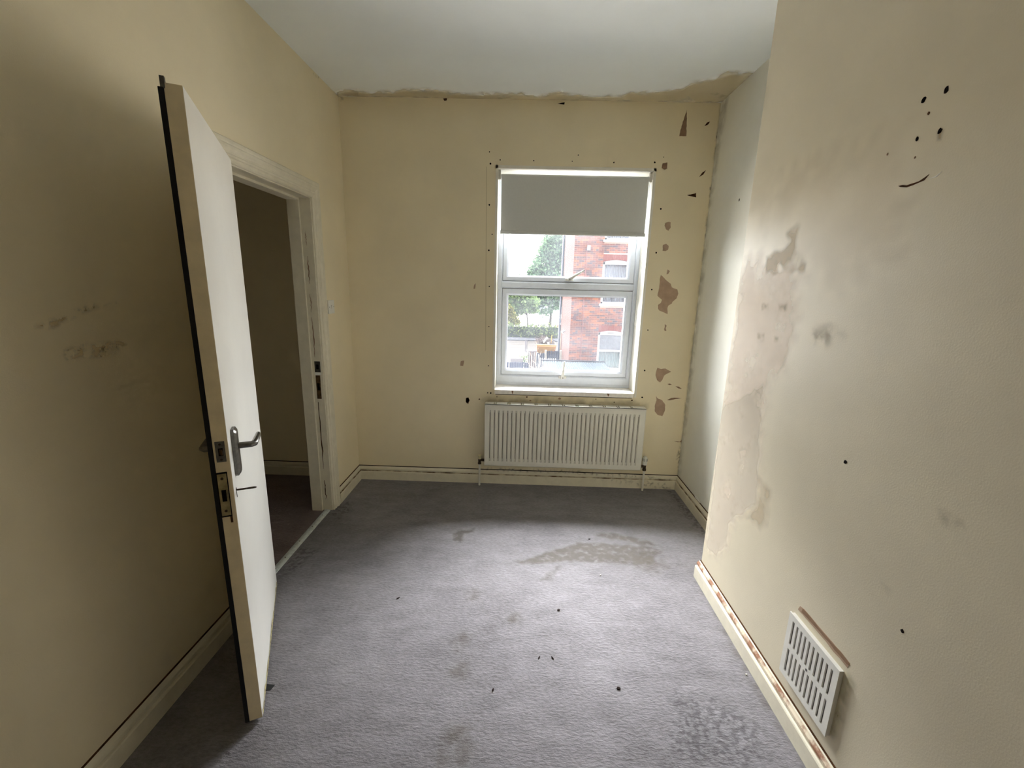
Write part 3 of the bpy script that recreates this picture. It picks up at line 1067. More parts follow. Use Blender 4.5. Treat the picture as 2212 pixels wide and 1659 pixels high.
mb.box(PX1, B, VY0 + q + 0.005, VY1 - q - 0.005, VZ1 - q - 0.005, VZ1 - q)
mb.build('collar', VENTP, vent)
MB().tube([(PX0 - 0.0012, (VY0 + VY1) / 2, (VZ0 + VZ1) / 2), (PX0 + 0.001, (VY0 + VY1) / 2, (VZ0 + VZ1) / 2)], 0.0045, 12).build('screw', STEEL, vent)

# ================================================================== WEAR ON THE WINDOW WALL
YW = D - 0.001


def bw(name, pts, m_=PLASTER, rough=0.0015):
    return chip(name, pts, 1, D, m_, wall_back, out=-0.0012, rough=rough)


def c1(pts, ox=1380, oy=200, s=320 / 1062.0):
    return [(ox + x * s, oy + y * s) for x, y in pts]


bw('bare_patch', c1([(345, 122), (343, 200), (340, 312), (290, 312), (306, 240), (325, 180)]), PLASTER2)
bw('bare_patch', c1([(158, 1308), (190, 1340), (228, 1370), (236, 1396), (276, 1412), (282, 1440), (270, 1476), (240, 1500), (236, 1512), (210, 1528), (204, 1548),
                     (206, 1588), (176, 1574), (146, 1562), (138, 1548), (138, 1522), (158, 1508), (166, 1486), (134, 1456), (146, 1400), (150, 1340)]))
bw('bare_patch', c1([(190, 934), (216, 926), (228, 930), (228, 968), (212, 990), (194, 980), (184, 955)]))
bw('bare_patch', c1([(172, 1092), (196, 1084), (214, 1100), (208, 1128), (190, 1136), (170, 1134)]))
bw('bare_patch', c1([(206, 1268), (222, 1280), (212, 1298), (198, 1304), (202, 1286)]))
bw('bare_patch', c1([(170, 508), (204, 500), (202, 545), (186, 552), (164, 540)]), PLASTER2)
bw('bare_patch', c1([(345, 736), (410, 720), (410, 752), (380, 744)]), BROWN)
bw('bare_patch', c1([(470, 240), (490, 214), (510, 208), (498, 228)]), BROWN)
bw('bare_patch', c1([(432, 606), (456, 572), (482, 556), (462, 588)]), BROWN, 0.0008)
s2 = 560 / 2212.0


def c2(pts):
    return [(1000 + x * s2, 700 + y * s2) for x, y in pts]


bw('bare_patch', c2([(1660, 372), (1690, 384), (1730, 380), (1778, 408), (1740, 424), (1716, 440), (1700, 478), (1682, 498), (1656, 478), (1644, 440), (1650, 400)]))
bw('bare_patch', c2([(1646, 612), (1664, 636), (1700, 650), (1726, 690), (1722, 740), (1700, 786), (1660, 774), (1636, 744), (1638, 690), (1652, 650)]))
bw('bare_patch', c2([(1722, 0), (1738, 14), (1730, 34), (1736, 56), (1722, 60), (1716, 44), (1722, 24)]))
bw('bare_patch', c2([(24, 632), (46, 626), (56, 650), (48, 680), (28, 670)]))
bw('bare_patch', c2([(1745, 512), (1765, 508), (1782, 516), (1762, 520)]), PLASTER2, .0006)
bw('bare_patch', c2([(1812, 530), (1840, 534), (1868, 552), (1840, 550)]), PLASTER2, .0006)
bw('bare_patch', c2([(1742, 648), (1780, 630), (1806, 628), (1868, 632), (1812, 640), (1770, 650)]), PLASTER2, .0006)
bw('bare_patch', c2([(1800, 998), (1850, 1004), (1872, 984), (1866, 1006), (1830, 1008)]), PLASTER2, .0006)
s3 = 200 / 553.0


def c3(pts):
    return [(900 + x * s3, 300 + y * s3) for x, y in pts]


bw('bare_patch', c3([(344, 872), (352, 862), (350, 894), (340, 896)]))
bw('bare_patch', c3([(264, 1328), (284, 1324), (278, 1356), (260, 1354)]))
bw('bare_patch', c3([(268 + 26, 1548), (308, 1544), (318, 1562), (304, 1582), (292, 1570)]))
# chips on the band under the sill
for x, y, a_, b_ in ((140, 250 + 390, 8, 5), (290, 620, 5, 4), (545, 622, 9, 5), (825, 635, 13, 9), (1135, 640, 5, 4), (1290, 667, 5, 6), (575, 653, 10, 4), (1442, 650, 8, 6)):
    bw('bare_patch', c2([(x - a_, y), (x, y - b_), (x + a_, y - 1), (x + a_ * .5, y + b_), (x - a_ * .6, y + b_)]), BROWN if a_ < 10 else PLASTER2, .0004)
chip('bare_patch', c2([(414, 568), (432, 570), (424, 596), (420, 596)]), 1, D - 0.0142, PLASTER2, win, out=-0.001)
chip('bare_patch', c2([(1228, 592), (1250, 596), (1244, 618), (1238, 616)]), 1, D - 0.0142, PLASTER2, win, out=-0.001)
# screw holes round the window
for px, py, r in ((1057.5, 328, .004), (1059.5, 353.5, .006), (1080.5, 345.5, .004), (1153, 347, .004), (1249, 335, .004), (1236, 348.5, .0035), (1326, 351, .005),
                  (1414.5, 351, .006), (1433.5, 339.5, .003), (1057, 442.5, .006), (1427.5, 451.5, .006), (1063, 506, .004), (1056, 540.5, .006), (1417.5, 546, .006),
                  (1057, 618.5, .004), (1408, 625.5, .005), (1056, 705.5, .004), (1399.5, 713, .005), (1055, 790, .004), (1392.5, 800.5, .006), (1387, 858.5, .006),
                  (1053.5, 848.5, .005), (1060, 849, .006)):
    dot('screw_hole', px, py, r, 1, D, HOLE, wall_back, out=-0.0014)
# faint pencil line left of the window
mb = MB()
p0, p1 = at(1051, 360, 1, D), at(1049, 758, 1, D)
mb.obox((p0 + p1) / 2 + Vector((0, -0.0005, 0)), (0.0015, 0, 0), (0, 0.0004, 0), (p1 - p0) * 0.5)
mb.build('scribed_line', mat('faint_line', (196, 184, 152), 0.9), wall_back)
# chips at the ceiling
bw('bare_patch', [(1205, 224), (1220, 221), (1219, 226), (1212, 225)], BLACKGAP, .0006)
bw('bare_patch', [(957, 213), (966, 212), (965, 217), (960, 218)], BROWN, .0006)
# mould in the far right corner
MOULD = stain_mat('corner_mould', (84, 72, 52), 0.6, nscale=38, nlo=0.46, nhi=0.70)
MOULD2 = stain_mat('corner_grime', (150, 136, 104), 0.4, nscale=14, nlo=0.25, nhi=0.6)
DUST = stain_mat('dust_mark', (120, 110, 92), 0.5, nscale=9, nlo=0.1, nhi=0.6)
edge = [(1560, 222), (1552, 290), (1540, 390), (1528, 490), (1516, 600), (1506, 680), (1496, 765), (1486, 850), (1476, 940), (1466, 1028)]
stain('corner_grime', [(x - 3, y) for x, y in edge] + [(x + 2, y) for x, y in edge[::-1]], 1, D, MOULD2, wall_back, 0.012, -0.0006, 90, clip=(0, W, 0, H))
for a_, b_, w in ((278, 330, 5), (380, 440, 7), (470, 530, 5), (545, 610, 3), (850, 900, 5), (950, 1015, 9)):
    xe = lambda y: 1560 - (y - 222) * 94 / 806.0
    stain('mould_patch', [(xe(a_) - w * .4, a_), (xe((a_ + b_) / 2) - w, (a_ + b_) / 2), (xe(b_) - w * .5, b_), (xe(b_) + 2, b_), (xe(a_) + 2, a_)], 1, D, MOULD, wall_back, 0.008,
          -0.0009, 40, clip=(0, W, 0, H))
stain('corner_grime', [(1558, 224), (1572, 212), (1540, 400), (1513, 650), (1496, 800), (1468, 1028), (1458, 1030), (1508, 600)], 0, W, MOULD2, wall_right, 0.03, -0.0006, 70,
      clip=(E, D, 0, H))
# dusty heat mark above the radiator and below the sill
stain('heat_stain', c2([(180, 640), (600, 634), (1100, 650), (1500, 664), (1560, 690), (1550, 720), (1100, 700), (200, 670)]), 1, D, MOULD2, wall_back, 0.03, -0.0007, 80)
stain('skirting_grime', c2([(200, 1225), (900, 1250), (1520, 1290), (1800, 1330), (1800, 1350), (1500, 1310), (900, 1275), (200, 1245)]), 1, D - 0.0145, MOULD, wall_back, 0.010, -0.0008, 110)
stain('skirting_grime', [(1300, 1035), (1440, 1044), (1453, 1048), (1453, 1056), (1400, 1052)], 1, D - 0.0212, MOULD, wall_back, 0.012, -0.0006, 40)
# cobwebs and dirt at the ceiling corners
stain('mould_patch', [(733, 205), (744, 206), (742, 213), (734, 216)], 1, D, MOULD, wall_back, 0.014, -0.0009, 24, clip=(0, W, 0, H))
stain('mould_patch', [(670, 150), (682, 160), (688, 168), (678, 164)], 0, 0, MOULD, wall_left, 0.014, 0.0009, 24, clip=(REAR, D, 0, H))

# ================================================================== CEILING EDGE
CST = stain_mat('ceiling_edge_stain', (196, 184, 152), 0.95, nscale=10, nlo=0.05, nhi=0.45)
s4 = 1060 / 2212.0
up = [(180, 205), (240, 195), (330, 212), (420, 205), (500, 193), (620, 198), (700, 208), (800, 218), (900, 212), (1010, 214), (1080, 226), (1180, 208), (1240, 216), (1320, 228),
      (1440, 226), (1520, 208), (1640, 205), (1740, 190), (1800, 158), (1890, 150), (1940, 116), (2060, 124)]
dn = [(1935, 252), (1500, 252), (1100, 250), (700, 240), (190, 226)]
stain('edge_stain', [(640 + x * s4, 100 + y * s4) for x, y in up + dn], 2, H, CST, ceiling, 0.034, -0.0006, 170, clip=(0, W, 0, D))
stain('mould_patch', [(1545, 224), (1575, 208), (1640, 160), (1640, 170), (1590, 206), (1562, 224)], 2, H, MOULD2, ceiling, 0.03, -0.0009, 50, clip=(0, W, 0, D))

# ================================================================== WEAR ON THE CHIMNEY BREAST
PINK = stain_mat('pink_filler', (216, 194, 178), 0.5, nscale=5, nlo=0.1, nhi=0.5)
GREYP = stain_mat('grey_filler', (192, 183, 166), 0.6, nscale=8, nlo=0.1, nhi=0.5)
TAN = stain_mat('tan_smear', (176, 158, 132), 0.6, nscale=9, nlo=0.2, nhi=0.6)
SMUDGE = stain_mat('wall_smudge', (140, 126, 106), 0.55, nscale=24, nlo=0.3, nhi=0.65)
CB = (0.6, E - 0.003, 0.112, H)
k3 = 612 / 1450.0


def c4(pts):
    return [(1600 + x * k3, 100 + y * k3) for x, y in pts]


stain('filler_patch', [(1606, 570), (1625, 560), (1660, 560), (1730, 590), (1715, 700), (1700, 800), (1660, 820), (1640, 960), (1633, 1090), (1600, 1112), (1574, 1135),
                       (1570, 1178), (1547, 1199), (1528, 1180), (1545, 1000), (1575, 800)], 0, B, PINK, wall_breast, 0.05, -0.0005, 90, clip=CB)
stain('filler_patch', [(1560, 880), (1650, 830), (1640, 960), (1633, 1090), (1600, 1110), (1574, 1132), (1570, 1178), (1547, 1199), (1527, 1183), (1540, 1060)], 0, B, GREYP, wall_breast,
      0.012, -0.0007, 100, clip=CB)
stain('filler_patch', [(1636, 1030), (1664, 1060), (1655, 1130), (1640, 1137), (1612, 1120), (1633, 1090)], 0, B, TAN, wall_breast, 0.02, -0.0006, 50, clip=CB)
stain('filler_patch', c4([(285, 915), (300, 930), (280, 1050), (340, 1110), (330, 1150), (250, 1170), (200, 1120), (190, 1160), (130, 1165), (130, 1075), (200, 1050), (250, 1000), (240, 960)]), 0, B,
      TAN, wall_breast, 0.014, -0.0009, 60, clip=CB)
stain('filler_patch', c4([(370, 1470), (450, 1440), (520, 1470), (440, 1520), (380, 1520)]), 0, B, SMUDGE, wall_breast, 0.03, -0.0008, 40, clip=CB)
for x, y, a_ in ((125, 1330, 14), (215, 1340, 22), (105, 1490, 16), (185, 1495, 9)):
    stain('smudge', c4([(x - a_, y - a_), (x + a_, y - a_), (x + a_, y + a_ * 1.3), (x - a_, y + a_)]), 0, B, SMUDGE, wall_breast, 0.012, -0.0008, 20, clip=CB)
stain('smudge', [(2030, 1105), (2075, 1130), (2080, 1145), (2050, 1135)], 0, B, SMUDGE, wall_breast, 0.02, -0.0008, 26, clip=CB)
stain('smudge', [(1905, 1255), (1925, 1275), (1920, 1280), (1903, 1262)], 0, B, SMUDGE, wall_breast, 0.012, -0.0008, 20, clip=CB)
# warm rubbed band over the upper breast
stain('rubbed_band', [(1640, 420), (1800, 330), (1950, 300), (1960, 520), (1800, 620), (1640, 540)], 0, B, stain_mat('warm_rub', (206, 188, 162), 0.2, nscale=3, nlo=.2, nhi=.6), wall_breast, 0.08, -0.0004, 50, clip=CB)
for px, py, r, asp, mt_ in ((1995.5, 216, .008, 1.1, HOLE), (2044.5, 194.5, .007, 1.5, HOLE), (2006.5, 244.5, .004, 1.2, BROWN), (2031, 283, .007, 1.2, BLACKGAP), (1981.5, 300, .005, 1.3, HOLE),
                            (1977, 340, .003, 1.2, PLASTER2), (1917.5, 333, .003, 1.4, PLASTER2), (1826.5, 998, .008, 1.0, HOLE), (1949.5, 1363, .006, 1, HOLE)):
    dot('nail_hole', px, py, r * 0.8, 0, B, mt_, wall_breast, out=-0.0012, asp=asp)
stain('smudge', [(2025, 283), (2038, 283), (2034, 303), (2026, 302)], 0, B, TAN, wall_breast, 0.006, -0.0008, 20, clip=CB)
chip('scratch', c4([(808, 715), (830, 710), (850, 712), (915, 690), (966, 655), (940, 686), (880, 712), (850, 722), (818, 720)]), 0, B, BROWN, wall_breast, out=-0.0012, rough=.0004)
chip('scratch', c4([(960, 680), (1000, 665), (1032, 640), (1004, 668)]), 0, B, PLASTIC, wall_breast, out=-0.0012)
# bare border above the vent
chip('bare_patch', [(1724, 1316), (1729, 1309), (1738, 1316), (1836, 1432), (1831, 1443), (1745, 1340)], 0, B, PLASTER, wall_breast, out=-0.001, rough=.003)
chip('bare_patch', [(1735, 1314), (1742, 1322), (1834, 1430), (1836, 1438), (1829, 1434), (1760, 1352), (1732, 1322)], 0, B, PLASTER2, wall_breast, out=-0.0014, rough=.003)
stain('smudge', [(1830, 1450), (1846, 1478), (1800, 1600), (1790, 1590)], 0, B, stain_mat('old_vent_outline', (150, 144, 112), 0.6, nscale=20, nlo=.2, nhi=.6), wall_breast, 0.015, -0.0006, 40, clip=CB)
dot('nail_hole', 1597, 432, .005, 0, W, HOLE, wall_right, out=-0.0012, asp=1.5)

# ================================================================== LEFT WALL SCUFFS
SCUFF = stain_mat('wall_scuff', (206, 184, 142), 0.6, nscale=40, nlo=0.42, nhi=0.6)
SCUFFD = stain_mat('wall_scuff_dark', (120, 96, 60), 0.6, nscale=60, nlo=0.42, nhi=0.55)
stain('scuff', [(140, 760), (165, 745), (270, 735), (275, 745), (240, 770), (150, 775)], 0, 0, SCUFF, wall_left, 0.01, 0.0006, 50)
stain('scuff', [(205, 750), (232, 746), (238, 755), (215, 760)], 0, 0, SCUFFD, wall_left, 0.006, 0.0009, 30)
stain('scuff', [(80, 705), (190, 660), (250, 655), (190, 672), (110, 706)], 0, 0, SCUFF, wall_left, 0.01, 0.0007, 50)

# ================================================================== CARPET STAINS
CS1 = stain_mat('carpet_brown_stain', (92, 87, 79), 0.7, nscale=26, nlo=0.2, nhi=0.55, rough=1)
CS2 = stain_mat('carpet_faint_stain', (92, 86, 78), 0.5, nscale=18, nlo=0.3, nhi=0.6, rough=1)
CS3 = stain_mat('carpet_dark_stain', (68, 66, 68), 0.5, nscale=42, nlo=0.42, nhi=0.6, rough=1)
s5 = 600 / 2212.0


def c5(pts):
    return [(900 + x * s5, 1100 + y * s5) for x, y in pts]


FC = (0.0, B - 0.021, -1, D - 0.022)
stain('carpet_stain', c5([(770, 412), (860, 405), (960, 372), (1060, 335), (1180, 300), (1280, 270), (1420, 265), (1560, 280), (1700, 290), (1830, 300), (1960, 330), (1900, 380), (1860, 440), (1760, 450),
                          (1600, 430), (1400, 425), (1200, 410), (1080, 430), (940, 435), (850, 432)]), 2, 0, CS1, floor, 0.014, 0.0007, 90, clip=FC)
stain('carpet_stain', c5([(1420, 200), (1560, 190), (1700, 215), (1850, 260), (1920, 290), (1800, 290), (1640, 245), (1480, 230)]), 2, 0, CS1, floor, 0.02, 0.0006, 70, clip=FC)
stain('carpet_stain', c5([(1780, 380), (1960, 400), (2000, 470), (1900, 500), (1760, 470)]), 2, 0, CS2, floor, 0.04, 0.0006, 50, clip=FC)
stain('carpet_stain', c5([(290, 195), (350, 165), (460, 155), (460, 185), (380, 195), (350, 270), (290, 245)]), 2, 0, CS1, floor, 0.014, 0.0007, 50, clip=FC)
stain('carpet_stain', c5([(390, 660), (440, 630), (500, 660), (470, 720), (390, 735)]), 2, 0, CS2, floor, 0.02, 0.0007, 40, clip=FC)
stain('carpet_stain', c5([(240, 1280), (330, 1210), (420, 1240), (430, 1290), (380, 1350), (300, 1340)]), 2, 0, CS2, floor, 0.02, 0.0007, 40, clip=FC)
stain('carpet_stain', c5([(300, 1050), (380, 1000), (420, 1090), (330, 1120)]), 2, 0, CS2, floor, 0.03, 0.0007, 40, clip=FC)
stain('carpet_stain', c5([(1000, 560), (1120, 450), (1160, 440), (1060, 570)]), 2, 0, CS2, floor, 0.02, 0.0006, 40, clip=FC)
stain('carpet_stain', c5([(720, 870), (800, 820), (860, 870), (820, 900), (740, 910)]), 2, 0, CS2, floor, 0.02, 0.0006, 40, clip=FC)
stain('carpet_stain', [(1470, 1500), (1560, 1520), (1640, 1560), (1660, 1640), (1560, 1655), (1440, 1640)], 2, 0, CS3, floor, 0.04, 0.0006, 60, clip=FC)
stain('carpet_stain', [(960, 1580), (1000, 1560), (1030, 1600), (1010, 1655), (960, 1650)], 2, 0, CS2, floor, 0.03, 0.0006, 40, clip=FC)
stain('carpet_stain', [(612, 1215), (650, 1185), (690, 1190), (640, 1230), (606, 1250)], 2, 0, CS3, floor, 0.04, 0.0006, 40, clip=FC)
stain('carpet_stain', [(715, 1105), (750, 1085), (765, 1095), (730, 1120)], 2, 0, CS3, floor, 0.04, 0.0006, 40, clip=FC)
# dust line against the skirting on the right
stain('carpet_stain', [(1497, 1243), (1510, 1243), (1760, 1655), (1735, 1659), (1600, 1440)], 2, 0, CS2, floor, 0.02, 0.0008, 90, clip=FC)
stain('carpet_stain', [(1455, 1064), (1440, 1060), (1500, 1140), (1525, 1165), (1525, 1145)], 2, 0, CS3, floor, 0.02, 0.0006, 50, clip=(0, W - .021, -1, D - .022))

# scraps on the carpet
SCR = mat('dark_scrap', (44, 36, 34), 0.9)
WSCR = mat('pale_scrap', (226, 222, 210), 0.8)


def scrap(px, py, l, w, ang, mt_, label, group=None):
    c = at(px, py, 2, 0)
    mb = MB()
    a_ = Vector((math.cos(ang), math.sin(ang), 0)); b_ = Vector((-a_.y, a_.x, 0))
    pts = [c - a_ * l, c - a_ * l * .3 + b_ * w, c + a_ * l * .5 + b_ * w * .7, c + a_ * l, c + a_ * l * .3 - b_ * w * .8, c - a_ * l * .6 - b_ * w * .6]
    mb.prism([p + Vector((0, 0, 0.0004)) for p in pts], (0, 0, 0.004))
    o = mb.build('carpet_scrap', mt_)
    tag(o, label, 'debris', group)


G1 = 'dark scraps on the carpet'
scrap(1206.5, 1318.5, .007, .006, 0.3, SCR, 'round dark lump lying alone in the middle of the carpet', G1)
scrap(1164.5, 1421, .008, .002, 1.0, SCR, 'dark sliver of a pair on the carpet, left one', G1)
scrap(1193.5, 1422, .008, .002, 2.2, SCR, 'dark sliver of a pair on the carpet, right one', G1)
scrap(1336, 1488, .008, .006, 0.1, SCR, 'dark lump on the carpet nearest the chimney breast skirting', G1)
scrap(860, 1293, .010, .003, 0.8, SCR, 'dark twig-like scrap on the carpet right of the door', G1)
scrap(1065, 1491, .006, .004, 1.2, SCR, 'small dark crumb on the carpet left of centre', G1)
scrap(1273, 1165, .006, .003, 0.2, SCR, 'tiny dark speck beside the large brown carpet stain', G1)
G2 = 'pale scraps on the carpet'
scrap(1297, 1243, .006, .003, 0.9, WSCR, 'white paint flake on the carpet near the alcove', G2)
scrap(1612, 1458, .004, .003, 0.2, WSCR, 'white speck on the carpet beside the right skirting', G2)
chip('peeled_paint', [(1501, 1070), (1507, 1074), (1514, 1090), (1519, 1102), (1512, 1096), (1505, 1082)], 0, W, PLASTIC, wall_right, out=-0.004)


# ================================================================== OUTSIDE
ZG = -4.2
OBRICK = mat('own_house_brick', (96, 60, 50), 0.9, var=0.2, scale=9)
struct(mb_out.build('wall_outside', OBRICK), 'outer brick face of this house', 'wall')
# other rooms of this house behind that face, so that daylight only enters by the window
struct(MB().box(-7, 9, REAR - 1.0, D + T, -4.2, -0.45).build('wall_lower_storey', OBRICK), 'lower storey of this house', 'wall')

CONC = mat('pale_concrete', (168, 162, 154), 0.95, var=0.12, scale=0.8)
WHITEC = mat('white_concrete', (150, 150, 150), 0.9, var=0.06, scale=1.0)
DIM = 0.30                               # outdoor colours darkened to balance the street's brightness against the room
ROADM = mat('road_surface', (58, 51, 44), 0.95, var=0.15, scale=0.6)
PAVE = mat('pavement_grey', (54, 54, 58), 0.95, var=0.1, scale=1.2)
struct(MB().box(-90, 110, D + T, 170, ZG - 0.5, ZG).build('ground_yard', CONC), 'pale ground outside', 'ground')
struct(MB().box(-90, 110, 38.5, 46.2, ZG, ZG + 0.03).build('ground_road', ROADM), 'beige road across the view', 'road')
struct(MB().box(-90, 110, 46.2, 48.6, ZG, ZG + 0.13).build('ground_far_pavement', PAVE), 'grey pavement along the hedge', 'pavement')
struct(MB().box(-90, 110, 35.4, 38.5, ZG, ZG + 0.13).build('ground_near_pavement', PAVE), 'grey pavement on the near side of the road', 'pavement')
for k, yy in enumerate((41.2, 43.0, 44.4)):
    struct(MB().box(-40, 60, yy, yy + 0.22, ZG + 0.03, ZG + 0.034).build('road_marking', mat('tar_line', (50, 44, 40), 0.95)), 'dark seam along the road surface', 'road marking')
lw = MB().box(-8, 2.6, 33.0, 34.6, ZG, ZG + 0.55).build('low_wall', WHITEC, bevel=0.03)
tag(lw, 'low white rendered wall between yard and pavement', 'wall')

# ---- brick house opposite
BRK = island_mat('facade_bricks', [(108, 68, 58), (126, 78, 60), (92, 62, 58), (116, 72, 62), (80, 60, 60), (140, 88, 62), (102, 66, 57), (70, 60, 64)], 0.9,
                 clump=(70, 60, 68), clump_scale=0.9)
MORT = mat('facade_mortar', (204, 176, 160), 0.95, var=0.08, scale=6)
SIDEB = bpy.data.materials.new('side_wall_brick')  # side brick toned darker than the facade to offset its stronger light
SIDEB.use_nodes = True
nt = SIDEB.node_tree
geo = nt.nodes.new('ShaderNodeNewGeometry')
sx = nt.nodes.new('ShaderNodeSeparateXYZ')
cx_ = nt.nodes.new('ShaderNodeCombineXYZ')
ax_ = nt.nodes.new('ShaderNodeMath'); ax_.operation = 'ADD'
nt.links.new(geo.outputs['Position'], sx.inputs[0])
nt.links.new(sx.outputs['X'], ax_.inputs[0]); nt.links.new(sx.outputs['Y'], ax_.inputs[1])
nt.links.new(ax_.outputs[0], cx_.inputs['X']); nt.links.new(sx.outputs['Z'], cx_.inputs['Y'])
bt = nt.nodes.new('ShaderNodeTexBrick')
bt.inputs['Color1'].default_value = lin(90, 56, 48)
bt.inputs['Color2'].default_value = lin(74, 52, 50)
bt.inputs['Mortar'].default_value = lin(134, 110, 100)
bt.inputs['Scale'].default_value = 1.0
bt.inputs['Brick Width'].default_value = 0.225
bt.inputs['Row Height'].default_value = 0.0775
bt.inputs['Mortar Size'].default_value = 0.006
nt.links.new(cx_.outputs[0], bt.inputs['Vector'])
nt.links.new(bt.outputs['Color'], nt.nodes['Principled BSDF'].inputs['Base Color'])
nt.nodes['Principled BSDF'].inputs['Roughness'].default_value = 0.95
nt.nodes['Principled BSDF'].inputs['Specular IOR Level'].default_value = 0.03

house = empty('brick_house', (5.4, 19.0, ZG))
tag(house, 'tall red brick house with white sash windows outside the window', 'building')
BX, FYB = 3.352, 19.0
WLX0, WLX1 = 4.585, 5.72
wins = [(3.385, 5.35), (0.770, 2.680), (-2.10, -0.285)]
mb = MB()
xs_ = [BX + 0.004, WLX0, WLX1, 8.5]
zz = sorted([ZG, 7.2] + [z for w_ in wins for z in w_])
mb.box(xs_[0], xs_[1], FYB + 0.006, FYB + 0.3, ZG, 7.2)
mb.box(xs_[2], xs_[3], FYB + 0.006, FYB + 0.3, ZG, 7.2)
for i in range(0, len(zz) - 1, 2):
    mb.box(xs_[1], xs_[2], FYB + 0.006, FYB + 0.3, zz[i], zz[i + 1])
mb.build('mortar_bed', MORT, house)
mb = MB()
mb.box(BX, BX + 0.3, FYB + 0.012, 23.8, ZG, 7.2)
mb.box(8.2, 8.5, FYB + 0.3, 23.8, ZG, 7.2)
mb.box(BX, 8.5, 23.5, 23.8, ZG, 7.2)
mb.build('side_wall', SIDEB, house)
MB().prism([(BX - 0.2, FYB - 0.3, 7.2), (BX - 0.2, 24.1, 7.2), (BX - 0.2, 21.5, 9.0)], (5.6, 0, 0)).build('roof', mat('slate_roof', (70, 72, 78), 0.8), house)


def brick_mesh(w_, d_=0.10):
    b = MB()
    b.box(0, w_, 0, d_, 0, 0.066)
    me = bpy.data.meshes.new('brick')
    me.from_pydata(b.v, [], b.f)
    me.materials.append(BRK)
    bm_ = bmesh.new(); bm_.from_mesh(me)
    bmesh.ops.recalc_face_normals(bm_, faces=bm_.faces)
    bm_.to_mesh(me); bm_.free()
    return me


ST, HD = brick_mesh(0.215), brick_mesh(0.1025)
cand, rest = [], MB()
course = 0.0775
for r in range(int((4.4 + 2.7) / course)):
    z = -2.7 + r * course
    header = (r % 4 == 2)
    wl = 0.1025 if header else 0.215
    x = BX + (0 if r % 2 == 0 else -(wl + 0.01) / 2)
    while x < 7.4:
        segs = [(max(x, BX), min(x + wl, 7.4))]
        for (wa, wb_) in wins:
            lo_, hi2 = wa - 0.066, wb_ + (0.235 if wb_ < 5 else 0)
            if z > lo_ and z < hi2 - 0.03:
                new = []
                for a_, b_ in segs:
                    if b_ <= WLX0 - 0.02 or a_ >= WLX1 + 0.02:
                        new.append((a_, b_))
                    else:
                        if a_ < WLX0 - 0.03:
                            new.append((a_, WLX0 - 0.012))
                        if b_ > WLX1 + 0.03:
                            new.append((WLX1 + 0.012, b_))
                segs = new
        for a_, b_ in segs:
            if b_ - a_ < 0.03:
                continue
            jy = RND.uniform(-0.003, 0.003)
            whole = abs((b_ - a_) - wl) < 1e-6
            inview = a_ > BX - 0.01 and b_ < 5.85 and -1.62 < z < 3.6
            d2 = (a_ - CAM.x) ** 2 + (z - CAM.z) ** 2
            if whole and inview and not header:
                cand.append((d2, a_, z, jy))
            else:
                rest.box(a_, b_, FYB - 0.004 + jy, FYB + 0.05, z, z + 0.066)
        x += wl + 0.010
cand.sort()
for i, (d2, a_, z, jy) in enumerate(cand):
    if i < 300:
        o = bpy.data.objects.new('brick', ST)
        COL.objects.link(o)
        o.parent = house
        o.matrix_parent_inverse = house.matrix_basis.inverted()
        o.location = (a_, FYB - 0.004 + jy, z)
    else:
        rest.box(a_, a_ + 0.215, FYB - 0.004 + jy, FYB + 0.05, z, z + 0.066)
rb = rest.build('brickwork', BRK, house)
rb['kind'] = 'stuff'

